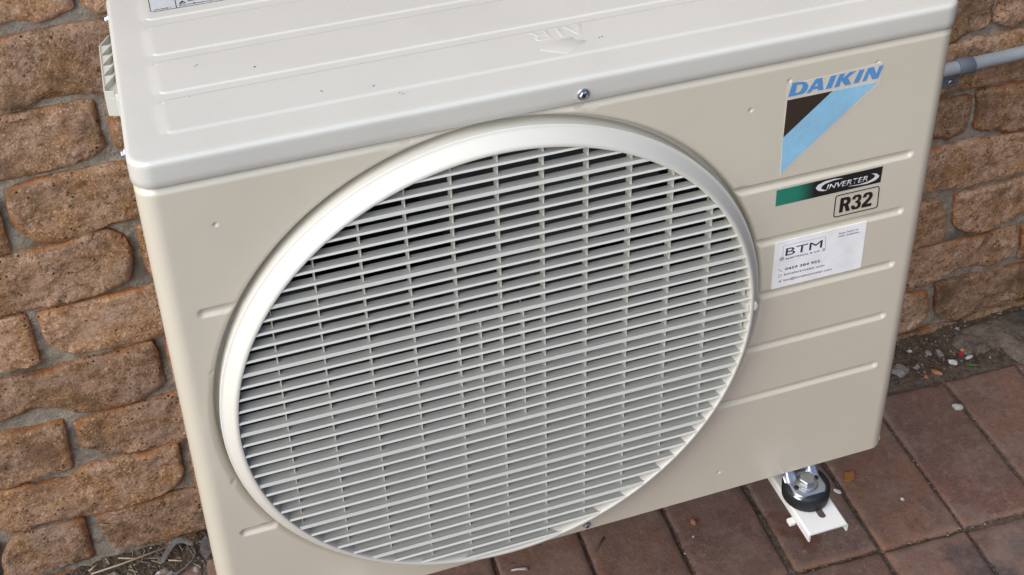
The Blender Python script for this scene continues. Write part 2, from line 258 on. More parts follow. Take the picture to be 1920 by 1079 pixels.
def brick_mat(name, tan, ochre, raw, rough_face=True):
    m, t, b = new_mat(name)
    p = pos(t)
    oi = nd(t, 'ShaderNodeObjectInfo')
    off = nd(t, 'ShaderNodeVectorMath', operation='MULTIPLY_ADD')
    t.links.new(oi.outputs['Random'], off.inputs[0])
    off.inputs[1].default_value = (3.1, 1.7, 2.3)
    t.links.new(p, off.inputs[2])
    v = off.outputs[0]
    big = noise_n(t, v, 21, 5, 0.6)
    mid = noise_n(t, v, 75, 5, 0.65)
    fine = noise_n(t, v, 330, 4, 0.7)
    c = mix(t, ramp(t, big.outputs['Fac'], [(0.43, (0, 0, 0)), (0.60, (1, 1, 1))]).outputs[0], tan, ochre)
    c = mix(t, ramp(t, mid.outputs['Fac'], [(0.44, (0, 0, 0)), (0.66, (0.9, 0.9, 0.9))]).outputs[0], c, [x * 0.52 for x in ochre])
    c = mix(t, ramp(t, fine.outputs['Fac'], [(0.53, (0, 0, 0)), (0.66, (0.9, 0.9, 0.9))]).outputs[0], c, [min(1, x * 1.5) for x in tan])
    grit = noise_n(t, v, 210, 5, 0.75)
    c = mix(t, ramp(t, grit.outputs['Fac'], [(0.33, (0.85, 0.85, 0.85)), (0.46, (0, 0, 0))]).outputs[0], c, (0.10, 0.060, 0.040))
    at = nd(t, 'ShaderNodeAttribute', attribute_name='raw')
    rc = mix(t, ramp(t, mid.outputs['Fac'], [(0.35, (0, 0, 0)), (0.7, (1, 1, 1))]).outputs[0], raw, [x * 0.7 for x in raw])
    c = mix(t, at.outputs['Fac'], c, rc)
    st = noise_n(t, v, 13, 6, 0.65)
    c = mix(t, ramp(t, st.outputs['Fac'], [(0.53, (0, 0, 0)), (0.66, (0.7, 0.7, 0.7))]).outputs[0], c, (0.17, 0.098, 0.055))
    c = mix(t, ramp(t, st.outputs['Fac'], [(0.33, (0.6, 0.6, 0.6)), (0.43, (0, 0, 0))]).outputs[0], c, (0.50, 0.35, 0.26))
    # dark pits and pale grit
    vo = nd(t, 'ShaderNodeTexVoronoi')
    vo.inputs['Scale'].default_value = 135
    t.links.new(v, vo.inputs['Vector'])
    pit_n = noise_n(t, v, 40, 2)
    pr = nd(t, 'ShaderNodeMath', operation='MULTIPLY')
    pit = ramp(t, vo.outputs['Distance'], [(0.12, (1, 1, 1)), (0.26, (0, 0, 0))])
    pm = ramp(t, pit_n.outputs['Fac'], [(0.5, (0, 0, 0)), (0.6, (1, 1, 1))])
    t.links.new(pit.outputs[0], pr.inputs[0])
    t.links.new(pm.outputs[0], pr.inputs[1])
    c = mix(t, pr.outputs[0], c, (0.05, 0.027, 0.018))
    vo2 = nd(t, 'ShaderNodeTexVoronoi')
    vo2.inputs['Scale'].default_value = 170
    t.links.new(v, vo2.inputs['Vector'])
    sp = nd(t, 'ShaderNodeSeparateColor')
    t.links.new(vo2.outputs['Color'], sp.inputs[0])
    g1 = ramp(t, sp.outputs[0], [(0.90, (0, 0, 0)), (0.93, (1, 1, 1))])
    g2 = ramp(t, vo2.outputs['Distance'], [(0.2, (1, 1, 1)), (0.36, (0, 0, 0))])
    gm = nd(t, 'ShaderNodeMath', operation='MULTIPLY')
    t.links.new(g1.outputs[0], gm.inputs[0])
    t.links.new(g2.outputs[0], gm.inputs[1])
    c = mix(t, gm.outputs[0], c, (0.46, 0.37, 0.29))
    # per-brick tone
    hs = nd(t, 'ShaderNodeHueSaturation')
    mr = nd(t, 'ShaderNodeMapRange')
    mr.inputs['To Min'].default_value = 0.80
    mr.inputs['To Max'].default_value = 1.20
    t.links.new(oi.outputs['Random'], mr.inputs['Value'])
    t.links.new(mr.outputs[0], hs.inputs['Value'])
    t.links.new(c, hs.inputs['Color'])
    t.links.new(hs.outputs[0], b.inputs['Base Color'])
    b.inputs['Roughness'].default_value = 0.9
    b.inputs['Specular IOR Level'].default_value = 0.25
    n1 = bump(t, mid.outputs['Fac'], 0.55, 0.006)
    n2 = bump(t, grit.outputs['Fac'], 0.9, 0.005, n1)
    inv = nd(t, 'ShaderNodeMath', operation='SUBTRACT')
    inv.inputs[0].default_value = 1.0
    t.links.new(pr.outputs[0], inv.inputs[1])
    n3 = bump(t, inv.outputs[0], 0.6, 0.002, n2)
    t.links.new(n3, b.inputs['Normal'])
    return m
M['brick'] = brick_mat('tan_brick', (0.52, 0.33, 0.215), (0.41, 0.225, 0.10), (0.44, 0.185, 0.07))

def stone_mat(name, c1, c2, scale=40, bs=0.5, spots=None, rough=0.92):
    m, t, b = new_mat(name)
    p = pos(t)
    n = noise_n(t, p, scale, 6, 0.65)
    n2 = noise_n(t, p, scale * 6, 4, 0.7)
    c = ramp(t, n.outputs['Fac'], [(0.32, c1), (0.68, c2)]).outputs[0]
    c = mix(t, ramp(t, n2.outputs['Fac'], [(0.5, (0, 0, 0)), (0.75, (0.6, 0.6, 0.6))]).outputs[0], c, [min(1, x * 1.6) for x in c2])
    if spots:
        n3 = noise_n(t, p, 9, 4)
        c = mix(t, ramp(t, n3.outputs['Fac'], [(0.55, (0, 0, 0)), (0.68, (0.8, 0.8, 0.8))]).outputs[0], c, spots)
    t.links.new(c, b.inputs['Base Color'])
    b.inputs['Roughness'].default_value = rough
    b.inputs['Specular IOR Level'].default_value = 0.25
    nn = bump(t, n.outputs['Fac'], bs, 0.006)
    t.links.new(bump(t, n2.outputs['Fac'], bs, 0.002, nn), b.inputs['Normal'])
    return m
M['mortar'] = stone_mat('grey_mortar', (0.24, 0.205, 0.155), (0.42, 0.365, 0.285), 70, 1.0, (0.14, 0.115, 0.085))
M['soil'] = stone_mat('dark_soil', (0.045, 0.031, 0.020), (0.15, 0.105, 0.068), 90, 1.0)
M['sand'] = stone_mat('joint_sand', (0.07, 0.052, 0.04), (0.20, 0.15, 0.11), 120, 0.9)
M['slab'] = stone_mat('mortar_slab_stone', (0.09, 0.068, 0.05), (0.20, 0.155, 0.12), 40, 1.0, (0.05, 0.042, 0.032))
M['pebble_grey'] = stone_mat('grey_pebble', (0.15, 0.135, 0.12), (0.29, 0.265, 0.24), 120, 0.6)
M['pebble_white'] = stone_mat('white_pebble', (0.42, 0.40, 0.37), (0.66, 0.63, 0.59), 120, 0.5)
M['brick_bit'] = stone_mat('brick_crumb', (0.30, 0.12, 0.06), (0.42, 0.2, 0.1), 90, 0.4)
M['red_scrap'] = plain('red_plastic', (0.5, 0.02, 0.03), rough=0.4)
M['green_leaf'] = plain('green_leaf', (0.05, 0.22, 0.05), rough=0.5)
M['orange_leaf'] = plain('orange_leaf', (0.36, 0.14, 0.035), rough=0.7)
M['straw'] = plain('pale_straw', (0.33, 0.26, 0.18), rough=0.8)
M['twig'] = plain('brown_twig', (0.10, 0.075, 0.055), rough=0.85)
M['bark'] = stone_mat('grey_bark', (0.075, 0.068, 0.06), (0.19, 0.18, 0.165), 130, 0.6)
M['dry_leaf'] = stone_mat('grey_dry_leaf', (0.075, 0.065, 0.062), (0.15, 0.13, 0.125), 90, 0.6)

def paver_mat():
    m, t, b = new_mat('terracotta_paver')
    p = pos(t)
    oi = nd(t, 'ShaderNodeObjectInfo')
    off = nd(t, 'ShaderNodeVectorMath', operation='MULTIPLY_ADD')
    t.links.new(oi.outputs['Random'], off.inputs[0])
    off.inputs[1].default_value = (5.1, 2.7, 3.3)
    t.links.new(p, off.inputs[2])
    v = off.outputs[0]
    big = noise_n(t, v, 7, 4, 0.6)
    mid = noise_n(t, v, 45, 6, 0.7)
    fine = noise_n(t, v, 420, 3, 0.7)
    tone = ramp(t, oi.outputs['Random'], [(0.0, (0.20, 0.092, 0.062)), (0.25, (0.165, 0.095, 0.073)), (0.5, (0.225, 0.115, 0.072)), (0.75, (0.175, 0.10, 0.08)), (1.0, (0.235, 0.105, 0.062))])
    c = mix(t, ramp(t, big.outputs['Fac'], [(0.42, (0, 0, 0)), (0.7, (0.75, 0.75, 0.75))]).outputs[0], tone.outputs[0], (0.15, 0.105, 0.085))
    c = mix(t, ramp(t, mid.outputs['Fac'], [(0.44, (0, 0, 0)), (0.68, (0.7, 0.7, 0.7))]).outputs[0], c, (0.12, 0.075, 0.06))
    m2 = noise_n(t, v, 95, 6, 0.75)
    c = mix(t, ramp(t, m2.outputs['Fac'], [(0.52, (0, 0, 0)), (0.68, (0.6, 0.6, 0.6))]).outputs[0], c, (0.28, 0.20, 0.16))
    c = mix(t, ramp(t, fine.outputs['Fac'], [(0.55, (0, 0, 0)), (0.72, (0.6, 0.6, 0.6))]).outputs[0], c, (0.32, 0.23, 0.18))
    g2 = noise_n(t, v, 170, 5, 0.75)
    c = mix(t, ramp(t, g2.outputs['Fac'], [(0.32, (0.7, 0.7, 0.7)), (0.45, (0, 0, 0))]).outputs[0], c, (0.075, 0.045, 0.035))
    # dark lichen / oil stains
    st = noise_n(t, p, 11, 5, 0.6)
    c = mix(t, ramp(t, st.outputs['Fac'], [(0.66, (0, 0, 0)), (0.73, (0.75, 0.75, 0.75))]).outputs[0], c, (0.055, 0.045, 0.042))
    # pale scuffs
    sc_ = noise_n(t, v, 24, 6, 0.75)
    c = mix(t, ramp(t, sc_.outputs['Fac'], [(0.62, (0, 0, 0)), (0.72, (0.35, 0.35, 0.35))]).outputs[0], c, (0.33, 0.27, 0.23))
    at = nd(t, 'ShaderNodeAttribute', attribute_name='raw')
    c = mix(t, at.outputs['Fac'], c, (0.24, 0.125, 0.07))
    # reddish damp marks under the bracket arm
    for cx_, cy_, r_, k_ in ((0.700, 0.176, 0.019, 0.8), (0.724, 0.142, 0.016, 0.75), (0.712, 0.158, 0.012, 0.6)):
        d = nd(t, 'ShaderNodeVectorMath', operation='DISTANCE')
        wv = nd(t, 'ShaderNodeVectorMath', operation='MULTIPLY_ADD')
        t.links.new(mid.outputs['Color'], wv.inputs[0])
        wv.inputs[1].default_value = (0.03, 0.03, 0.0)
        t.links.new(p, wv.inputs[2])
        t.links.new(wv.outputs[0], d.inputs[0])
        d.inputs[1].default_value = (cx_ + 0.015, cy_ + 0.015, ZG)
        c = mix(t, ramp(t, d.outputs['Value'], [(r_ * 0.8, (k_, k_, k_)), (r_ * 1.1, (0, 0, 0))]).outputs[0], c, (0.125, 0.045, 0.025))
    # old dark stain and dusty film
    for cx_, cy_, r_ in ((0.895, 0.045, 0.030), (0.925, 0.020, 0.026), (0.97, 0.05, 0.02)):
        d = nd(t, 'ShaderNodeVectorMath', operation='DISTANCE')
        wv = nd(t, 'ShaderNodeVectorMath', operation='MULTIPLY_ADD')
        t.links.new(mid.outputs['Color'], wv.inputs[0])
        wv.inputs[1].default_value = (0.05, 0.05, 0.0)
        t.links.new(p, wv.inputs[2])
        t.links.new(wv.outputs[0], d.inputs[0])
        d.inputs[1].default_value = (cx_ + 0.025, cy_ + 0.025, ZG)
        c = mix(t, ramp(t, d.outputs['Value'], [(r_ * 0.6, (.75, .75, .75)), (r_ * 1.2, (0, 0, 0))]).outputs[0], c, (0.06, 0.05, 0.05))
    du = noise_n(t, p, 14, 7, 0.75)
    c = mix(t, ramp(t, du.outputs['Fac'], [(0.47, (0, 0, 0)), (0.68, (0.55, 0.55, 0.55))]).outputs[0], c, (0.27, 0.195, 0.16))
    t.links.new(c, b.inputs['Base Color'])
    b.inputs['Roughness'].default_value = 0.85
    b.inputs['Specular IOR Level'].default_value = 0.3
    n1 = bump(t, mid.outputs['Fac'], 0.35, 0.004)
    t.links.new(bump(t, fine.outputs['Fac'], 0.4, 0.002, n1), b.inputs['Normal'])
    return m
M['paver'] = paver_mat()

def ground_mat():
    m, t, b = new_mat('far_paving')
    p = pos(t)
    br = nd(t, 'ShaderNodeTexBrick', offset=0.0)
    br.inputs['Scale'].default_value = 1.0
    br.inputs['Brick Width'].default_value = 0.1193
    br.inputs['Row Height'].default_value = 0.2385
    br.inputs['Mortar Size'].default_value = 0.003
    br.inputs['Color1'].default_value = (0.19, 0.10, 0.066, 1)
    br.inputs['Color2'].default_value = (0.15, 0.09, 0.07, 1)
    br.inputs['Mortar'].default_value = (0.07, 0.055, 0.045, 1)
    t.links.new(p, br.inputs['Vector'])
    n = noise_n(t, p, 30, 6)
    c = mix(t, ramp(t, n.outputs['Fac'], [(0.4, (0, 0, 0)), (0.75, (0.6, 0.6, 0.6))]).outputs[0], br.outputs['Color'], (0.10, 0.07, 0.055))
    t.links.new(c, b.inputs['Base Color'])
    b.inputs['Roughness'].default_value = 0.9
    return m
M['ground'] = ground_mat()
def far_brick_mat():
    m, t, b = new_mat('far_brick')
    tc = nd(t, 'ShaderNodeTexCoord')
    sx = nd(t, 'ShaderNodeSeparateXYZ')
    t.links.new(tc.outputs['Object'], sx.inputs[0])
    ad = nd(t, 'ShaderNodeMath', operation='ADD')
    t.links.new(sx.outputs['X'], ad.inputs[0])
    t.links.new(sx.outputs['Y'], ad.inputs[1])
    mp = nd(t, 'ShaderNodeCombineXYZ')
    t.links.new(ad.outputs[0], mp.inputs['X'])
    t.links.new(sx.outputs['Z'], mp.inputs['Y'])
    br = nd(t, 'ShaderNodeTexBrick')
    br.inputs['Scale'].default_value = 1.0
    br.inputs['Brick Width'].default_value = 0.207
    br.inputs['Row Height'].default_value = 0.086
    br.inputs['Mortar Size'].default_value = 0.006
    br.inputs['Color1'].default_value = (0.30, 0.185, 0.125, 1)
    br.inputs['Color2'].default_value = (0.25, 0.14, 0.085, 1)
    br.inputs['Mortar'].default_value = (0.3, 0.28, 0.25, 1)
    t.links.new(mp.outputs[0], br.inputs['Vector'])
    t.links.new(br.outputs['Color'], b.inputs['Base Color'])
    b.inputs['Roughness'].default_value = 0.9
    return m
M['brick_far'] = far_brick_mat()
M['light_block'] = stone_mat('light_block_dark', (0.035, 0.026, 0.02), (0.07, 0.052, 0.04), 30, 0.4)  # kept dark so the added light block bounces little onto the wall

# ---------------------------------------------------------------- helpers
COL = sc.collection
def link(name, me, mat, parent=None, loc=None):
    if mat is not None:
        if isinstance(mat, (list, tuple)):
            for x in mat:
                me.materials.append(x)
        else:
            me.materials.append(mat)
    o = bpy.data.objects.new(name, me)
    COL.objects.link(o)
    if parent is not None:
        o.parent = parent
    if loc is not None:
        o.location = loc
    return o

def mesh(name, V, F, smooth=True):
    me = bpy.data.meshes.new(name)
    me.from_pydata([tuple(map(float, v)) for v in V], [], [tuple(map(int, f)) for f in F])
    if smooth:
        me.polygons.foreach_set('use_smooth', [True] * len(me.polygons))
    me.update()
    return me

def empty(name, loc, label, cat, group=None):
    o = bpy.data.objects.new(name, None)
    o.empty_display_size = 0.05
    COL.objects.link(o)
    o.location = loc
    o['label'] = label
    o['category'] = cat
    if group:
        o['group'] = group
    return o

def tag(o, label=None, cat=None, group=None, kind=None):
    for k, v in (('label', label), ('category', cat), ('group', group), ('kind', kind)):
        if v:
            o[k] = v
    return o

def fix_normals(me):
    bm = bmesh.new()
    bm.from_mesh(me)
    bmesh.ops.recalc_face_normals(bm, faces=bm.faces)
    bm.to_mesh(me)
    bm.free()

def prism(name, pts, z0, z1, to3, bevel=0.0, holes=()):
    """extrude a 2D outline (with optional holes) between z0 and z1; to3 maps (a, b, c) to a world point"""
    coords = [Vector(p) for p in pts]
    edges = []
    n = len(pts)
    faces = [list(range(n))]
    loops = [list(range(n))]
    for h in holes:
        s = len(coords)
        coords += [Vector(p) for p in h]
        loops.append(list(range(s, len(coords))))
    for lp in loops:
        edges += [(lp[i], lp[(i + 1) % len(lp)]) for i in range(len(lp))]
    if holes:
        vo, eo, fo, *_ = delaunay_2d_cdt(coords, edges, [], 2, 1e-7)
        keep = []
        for f in fo:
            c = sum((vo[i] for i in f), Vector((0, 0))) / len(f)
            if inside_np(np.array([c]), np.array(pts))[0] and not any(inside_np(np.array([c]), np.array(h))[0] for h in holes):
                keep.append(list(f))
        tri = keep
        vo = [tuple(v) for v in vo]
    else:
        vo, eo, fo, *_ = delaunay_2d_cdt(coords, edges, [], 1, 1e-7)
        tri = [list(f) for f in fo]
        vo = [tuple(v) for v in vo]
    N = len(vo)
    V = [to3(a, b, z0) for a, b in vo] + [to3(a, b, z1) for a, b in vo]
    F = [f[::-1] for f in tri] + [[i + N for i in f] for f in tri]
    cnt = {}
    for f in tri:
        for i in range(len(f)):
            e = (f[i], f[(i + 1) % len(f)])
            cnt[e] = cnt.get(e, 0) + 1
    for (a, b) in list(cnt):
        if (b, a) not in cnt:
            F.append([a, b, b + N, a + N])
    me = mesh(name, V, F, smooth=False)
    fix_normals(me)
    if bevel:
        bm = bmesh.new()
        bm.from_mesh(me)
        bmesh.ops.remove_doubles(bm, verts=bm.verts, dist=1e-6)
        bmesh.ops.dissolve_limit(bm, angle_limit=0.01, verts=bm.verts, edges=bm.edges)
        es = [e for e in bm.edges if len(e.link_faces) == 2 and e.calc_face_angle(0) > 0.5]
        bmesh.ops.bevel(bm, geom=es, offset=bevel, segments=2, profile=0.6, affect='EDGES')
        bm.to_mesh(me)
        bm.free()
    return me

def inside_np(P, poly):
    x, y = P[:, 0], P[:, 1]
    res = np.zeros(len(P), bool)
    n = len(poly)
    for i in range(n):
        x1, y1 = poly[i]
        x2, y2 = poly[(i + 1) % n]
        c = (y1 > y) != (y2 > y)
        with np.errstate(divide='ignore', invalid='ignore'):
            xi = (x2 - x1) * (y - y1) / (y2 - y1 + 1e-15) + x1
        res ^= c & (x < xi)
    return res

def dist_np(P, poly):
    d = np.full(len(P), 1e9)
    n = len(poly)
    for i in range(n):
        a, b = poly[i], poly[(i + 1) % n]
        ab = b - a
        t = np.clip(((P - a) @ ab) / (ab @ ab + 1e-15), 0, 1)
        d = np.minimum(d, np.hypot(*(P - a - t[:, None] * ab).T))
    return d

def box_mesh(name, x0, x1, y0, y1, z0, z1, bevel=0.0, seg=2):
    bm = bmesh.new()
    bmesh.ops.create_cube(bm, size=1)
    for v in bm.verts:
        v.co = Vector(((x0 + x1) / 2 + v.co.x * (x1 - x0), (y0 + y1) / 2 + v.co.y * (y1 - y0), (z0 + z1) / 2 + v.co.z * (z1 - z0)))
    if bevel:
        bmesh.ops.bevel(bm, geom=bm.edges[:], offset=bevel, segments=seg, profile=0.6, affect='EDGES')
    me = bpy.data.meshes.new(name)
    bm.to_mesh(me)
    bm.free()
    return me

def lathe(name, prof, n, to3, closed=False, smooth=True):
    V, F = [], []
    m = len(prof)
    for i in range(n):
        a = 2 * math.pi * i / n
        for r, h in prof:
            V.append(to3(r * math.cos(a), r * math.sin(a), h))
    mm = m if closed else m - 1
    for i in range(n):
        j = (i + 1) % n
        for k in range(mm):
            k2 = (k + 1) % m
            F.append((i * m + k, i * m + k2, j * m + k2, j * m + k))
    me = mesh(name, V, F, smooth)
    fix_normals(me)
    return me

def sharp(me, ang=35):
    me.polygons.foreach_set('use_smooth', [True] * len(me.polygons))
    bm = bmesh.new()
    bm.from_mesh(me)
    for e in bm.edges:
        if len(e.link_faces) == 2 and e.calc_face_angle(0) > R_(ang):
            e.smooth = False
    bm.to_mesh(me)
    bm.free()
    return me

def tube(name, pts, radii, n=8, flat=1.0):
    V, F = [], []
    P_ = [Vector(p) for p in pts]
    if isinstance(radii, (int, float)):
        radii = [radii] * len(P_)
    for i, p in enumerate(P_):
        d = (P_[min(i + 1, len(P_) - 1)] - P_[max(i - 1, 0)]).normalized()
        s = d.cross(Vector((0, 0, 1)))
        if s.length < 1e-4:
            s = Vector((1, 0, 0))
        s.normalize()
        u = s.cross(d)
        for k in range(n):
            a = 2 * math.pi * k / n
            V.append(p + s * (radii[i] * math.cos(a)) + u * (radii[i] * flat * math.sin(a)))
    for i in range(len(P_) - 1):
        for k in range(n):
            F.append((i * n + k, i * n + (k + 1) % n, (i + 1) * n + (k + 1) % n, (i + 1) * n + k))
    F.append(tuple(range(n))[::-1])
    F.append(tuple(range((len(P_) - 1) * n, len(P_) * n)))
    return mesh(name, V, F)

def text_mesh(name, body, O, E, Tp, y, thick=0.0002, bold=0.0, shear=0.0, spacing=1.0):
    """flat lettering fitted between a baseline O-E and a cap-height point Tp on the front plane (x, z)"""
    cu = bpy.data.curves.new(name, 'FONT')
    cu.body = body
    cu.offset = bold
    cu.shear = shear
    cu.space_character = spacing
    cu.resolution_u = 4
    ob = bpy.data.objects.new(name, cu)
    COL.objects.link(ob)
    dg = bpy.context.evaluated_depsgraph_get()
    me = bpy.data.meshes.new_from_object(ob.evaluated_get(dg))
    bpy.data.objects.remove(ob)
    bpy.data.curves.remove(cu)
    co = np.zeros(len(me.vertices) * 3)
    me.vertices.foreach_get('co', co)
    co = co.reshape(-1, 3)
    x0, x1 = co[:, 0].min(), co[:, 0].max()
    cap = 0.729
    O, E, Tp = map(np.array, (O, E, Tp))
    a = (co[:, :1] - x0) / (x1 - x0)
    b = co[:, 1:2] / cap
    q = O + a * (E - O) + b * (Tp - O)
    out = np.stack([q[:, 0], np.full(len(q), y), q[:, 1]], 1)
    me.vertices.foreach_set('co', out.ravel())
    me.update()
    fix = bmesh.new()
    fix.from_mesh(me)
    r = bmesh.ops.extrude_face_region(fix, geom=fix.faces[:])
    for v in r['geom']:
        if isinstance(v, bmesh.types.BMVert):
            v.co.y += thick
    bmesh.ops.recalc_face_normals(fix, faces=fix.faces[:])
    fix.to_mesh(me)
    fix.free()
    me.name = name
    return me

FRONT = lambda a, b, c: (a, c, b)       # outline on the front plane, c = y
TOPP = lambda a, b, c: (a, b, c)        # outline on a horizontal plane, c = z

# ================================================================ GROUND
g = bpy.data.meshes.new('ground')
g.from_pydata([(-30, -30, ZG - 0.05), (30, -30, ZG - 0.05), (30, 30, ZG - 0.05), (-30, 30, ZG - 0.05)], [], [(0, 1, 2, 3)])
tag(link('ground', g, M['ground']), kind='structure')

# the house wall across the passage, unseen and inferred, sized to block low sky light
ow = bpy.data.meshes.new('opposite_wall')
ow.from_pydata([(-9, -3.2, ZG), (10, -3.2, ZG), (10, -3.2, 1.5), (-9, -3.2, 1.5), (-9, -3.45, ZG), (10, -3.45, ZG), (10, -3.45, 1.5), (-9, -3.45, 1.5)], [],
               [(0, 3, 2, 1), (4, 5, 6, 7), (3, 7, 6, 2), (0, 4, 7, 3), (1, 2, 6, 5)])
tag(link('opposite_wall', ow, M['brick_far']), kind='structure')
# unseen dark slab added on the right to block sky light
rw = box_mesh('side_light_block', 1.72, 1.95, -2.4, 0.46, ZG - 0.02, 2.3)
tag(link('side_light_block', rw, M['light_block']), kind='structure')

def noisy_sheet(name, x0, x1, y0, y1, step, zf, mat, parent=None):
    nx = int((x1 - x0) / step) + 1
    ny = int((y1 - y0) / step) + 1
    V = [zf(x, y) for y in np.linspace(y0, y1, ny) for x in np.linspace(x0, x1, nx)]
    F = [(j * nx + i, j * nx + i + 1, (j + 1) * nx + i + 1, (j + 1) * nx + i) for j in range(ny - 1) for i in range(nx - 1)]
    return link(name, mesh(name, V, F), mat, parent)

def fb(x, y, z, s, o=4):
    return noise.fractal(Vector((x * s, y * s, z * s)), 0.9, 2.0, o)

paving = bpy.data.objects.new('paving', None)
COL.objects.link(paving)
paving.location = (0.8, 0.1, ZG)
tag(paving, kind='structure')

# pavers: a worn terracotta block, five mesh variants shared by all
PW, PL = 0.1193, 0.2385
YAW = -0.035
def paver_mesh(k):
    nx, ny = 15, 29
    hx, hy = 0.0573, 0.1165
    V, F, raw = [], [], []
    xs = np.concatenate([[-hx, -hx + 0.0015, -hx + 0.004], np.linspace(-hx + 0.01, hx - 0.01, nx - 6), [hx - 0.004, hx - 0.0015, hx]])
    ys = np.concatenate([[-hy, -hy + 0.0015, -hy + 0.004], np.linspace(-hy + 0.01, hy - 0.01, ny - 6), [hy - 0.004, hy - 0.0015, hy]])
    for y in ys:
        for x in xs:
            d = min(hx - abs(x), hy - abs(y))
            n1 = noise.noise(Vector((x * 30 + k * 9, y * 30, k * 3.3)))
            wdt = 0.0035 + 0.002 * n1
            e = max(0, 1 - d / max(0.002, wdt))
            ch = max(0, noise.noise(Vector((x * 55 + k * 5, y * 55, 8.1 + k))) - 0.18) * max(0, 1 - d / 0.009)
            z = -0.0035 * e * e - 0.011 * ch + 0.0006 * fb(x + k, y, 0, 25) + 0.0003 * fb(x, y + k, 0, 90, 2)
            jx = 0.0007 * noise.noise(Vector((x * 60, y * 60 + k * 7, 1.5))) if d < 0.002 else 0
            V.append((x + jx, y + jx, z))
            raw.append(min(1, max(0, (0.006 + 0.006 * noise.noise(Vector((x * 20 + k * 4, y * 20, 5)))- d) / 0.004)) * 0.6 if y < -hy + 0.03 else 0)
    for j in range(ny - 1):
        for i in range(nx - 1):
            F.append((j * nx + i, j * nx + i + 1, (j + 1) * nx + i + 1, (j + 1) * nx + i))
    ring = [i for i in range(nx)] + [j * nx + nx - 1 for j in range(1, ny)] + [(ny - 1) * nx + i for i in range(nx - 2, -1, -1)] + [j * nx for j in range(ny - 2, 0, -1)]
    b0 = len(V)
    for i in ring:
        V.append((V[i][0], V[i][1], -0.04))
        raw.append(0)
    m = len(ring)
    for a in range(m):
        F.append((ring[a], b0 + a, b0 + (a + 1) % m, ring[(a + 1) % m]))
    me = mesh('paver', V, F)
    at = me.attributes.new('raw', 'FLOAT', 'POINT')
    at.data.foreach_set('value', raw)
    me.materials.append(M['paver'])
    return me
PM = [paver_mesh(k) for k in range(6)]
cyaw, syaw = math.cos(YAW), math.sin(YAW)
def pav(i, j):
    lx, ly = (i + 0.5) * PW, (j + 0.5) * PL
    return 0.800 + lx * cyaw - ly * syaw, 0.0975 + lx * syaw + ly * cyaw
for i in range(-13, 12):
    for j in range(-6, 1):
        x, y = pav(i, j)
        o = bpy.data.objects.new('paver', random.choice(PM))
        COL.objects.link(o)
        o.parent = paving
        o.location = (x - 0.8 + random.gauss(0, 0.0009), y - 0.1 + random.gauss(0, 0.0010), random.gauss(0, 0.0012))
        o.rotation_euler = (random.gauss(0, 0.003), random.gauss(0, 0.004), YAW + random.gauss(0, 0.004) + (math.pi if random.random() < .0 else 0))

# sand and grit between the pavers
def sandz(x, y):
    return (x, y, ZG - 0.0050 + 0.0016 * fb(x, y, 1, 60) + 0.0010 * fb(x, y, 3, 240, 2))
o = noisy_sheet('joint_sand', -0.8, 2.25, -1.45, 0.36, 0.01, sandz, M['sand'])
tag(o, kind='structure')

# strip of soil between paving and wall
def soilz(x, y):
    e = max(0.0, min(1.0, (y - 0.335) / 0.015))
    return (x, y, ZG - 0.010 + e * 0.007 + 0.006 * fb(x, y, 4, 28) + 0.0025 * fb(x, y, 6, 150, 3))
o = noisy_sheet('soil_strip', -0.9, 2.0, 0.322, 0.47, 0.005, soilz, M['soil'])
tag(o, kind='structure')

def pebble_geo(V, F, c, r, seed, sq=(1, 1, 0.7)):
    bm = bmesh.new()
    bmesh.ops.create_icosphere(bm, subdivisions=2, radius=1)
    b0 = len(V)
    ry = random.random() * 6.28
    for v in bm.verts:
        k = 1 + 0.40 * noise.noise(v.co * 1.3 + Vector((seed * 1.7, seed * 0.3, 0))) + 0.14 * noise.noise(v.co * 3.1 + Vector((seed, 0, 2)))
        q = v.co * k * r
        q = Vector((q.x * sq[0], q.y * sq[1], q.z * sq[2]))
        q.rotate(Matrix.Rotation(ry, 3, 'Z'))
        V.append(Vector(c) + q)
    for f in bm.faces:
        F.append([b0 + v.index for v in f.verts])
    bm.free()

def low_geo(V, F, c, r, mi=None):
    """twelve-face crumb"""
    b0 = len(V)
    for k in range(6):
        d = [(1, 0, 0), (-1, 0, 0), (0, 1, 0), (0, -1, 0), (0, 0, 1), (0, 0, -1)][k]
        s = r * random.uniform(0.6, 1.3)
        V.append((c[0] + d[0] * s + random.gauss(0, r * .2), c[1] + d[1] * s + random.gauss(0, r * .2), c[2] + d[2] * s * 0.7))
    for f in ((0, 2, 4), (2, 1, 4), (1, 3, 4), (3, 0, 4), (2, 0, 5), (1, 2, 5), (3, 1, 5), (0, 3, 5)):
        F.append([b0 + i for i in f])

mats_g = [M['sand'], M['pebble_grey'], M['soil'], M['brick_bit'], M['pebble_white']]
V, F, MI = [], [], []
for _ in range(5200):     # grit lying in the joints
    if random.random() < 0.55:
        i = random.randint(-9, 9); t = random.uniform(-1.2, 1.0)
        lx, ly = i * PW + random.gauss(0, 0.0014), t * PL
    else:
        j = random.choice((0, 0, -1, -2)); t = random.uniform(-7, 7)
        lx, ly = t * PW, j * PL + random.gauss(0, 0.0018)
    x = 0.8 + lx * cyaw - ly * syaw
    y = 0.0975 + lx * syaw + ly * cyaw
    n0 = len(F)
    low_geo(V, F, (x, y, ZG - 0.003 + random.uniform(0, 0.002)), random.choice((0.0007, 0.0009, 0.0012, 0.0016)))
    MI += [random.choices(range(5), (5, 2, 4, 1, .6))[0]] * (len(F) - n0)
me = mesh('joint_grit', V, F, False)
o = link('joint_grit', me, mats_g)
me.polygons.foreach_set('material_index', MI)
tag(o, kind='stuff')
V, F, MI = [], [], []
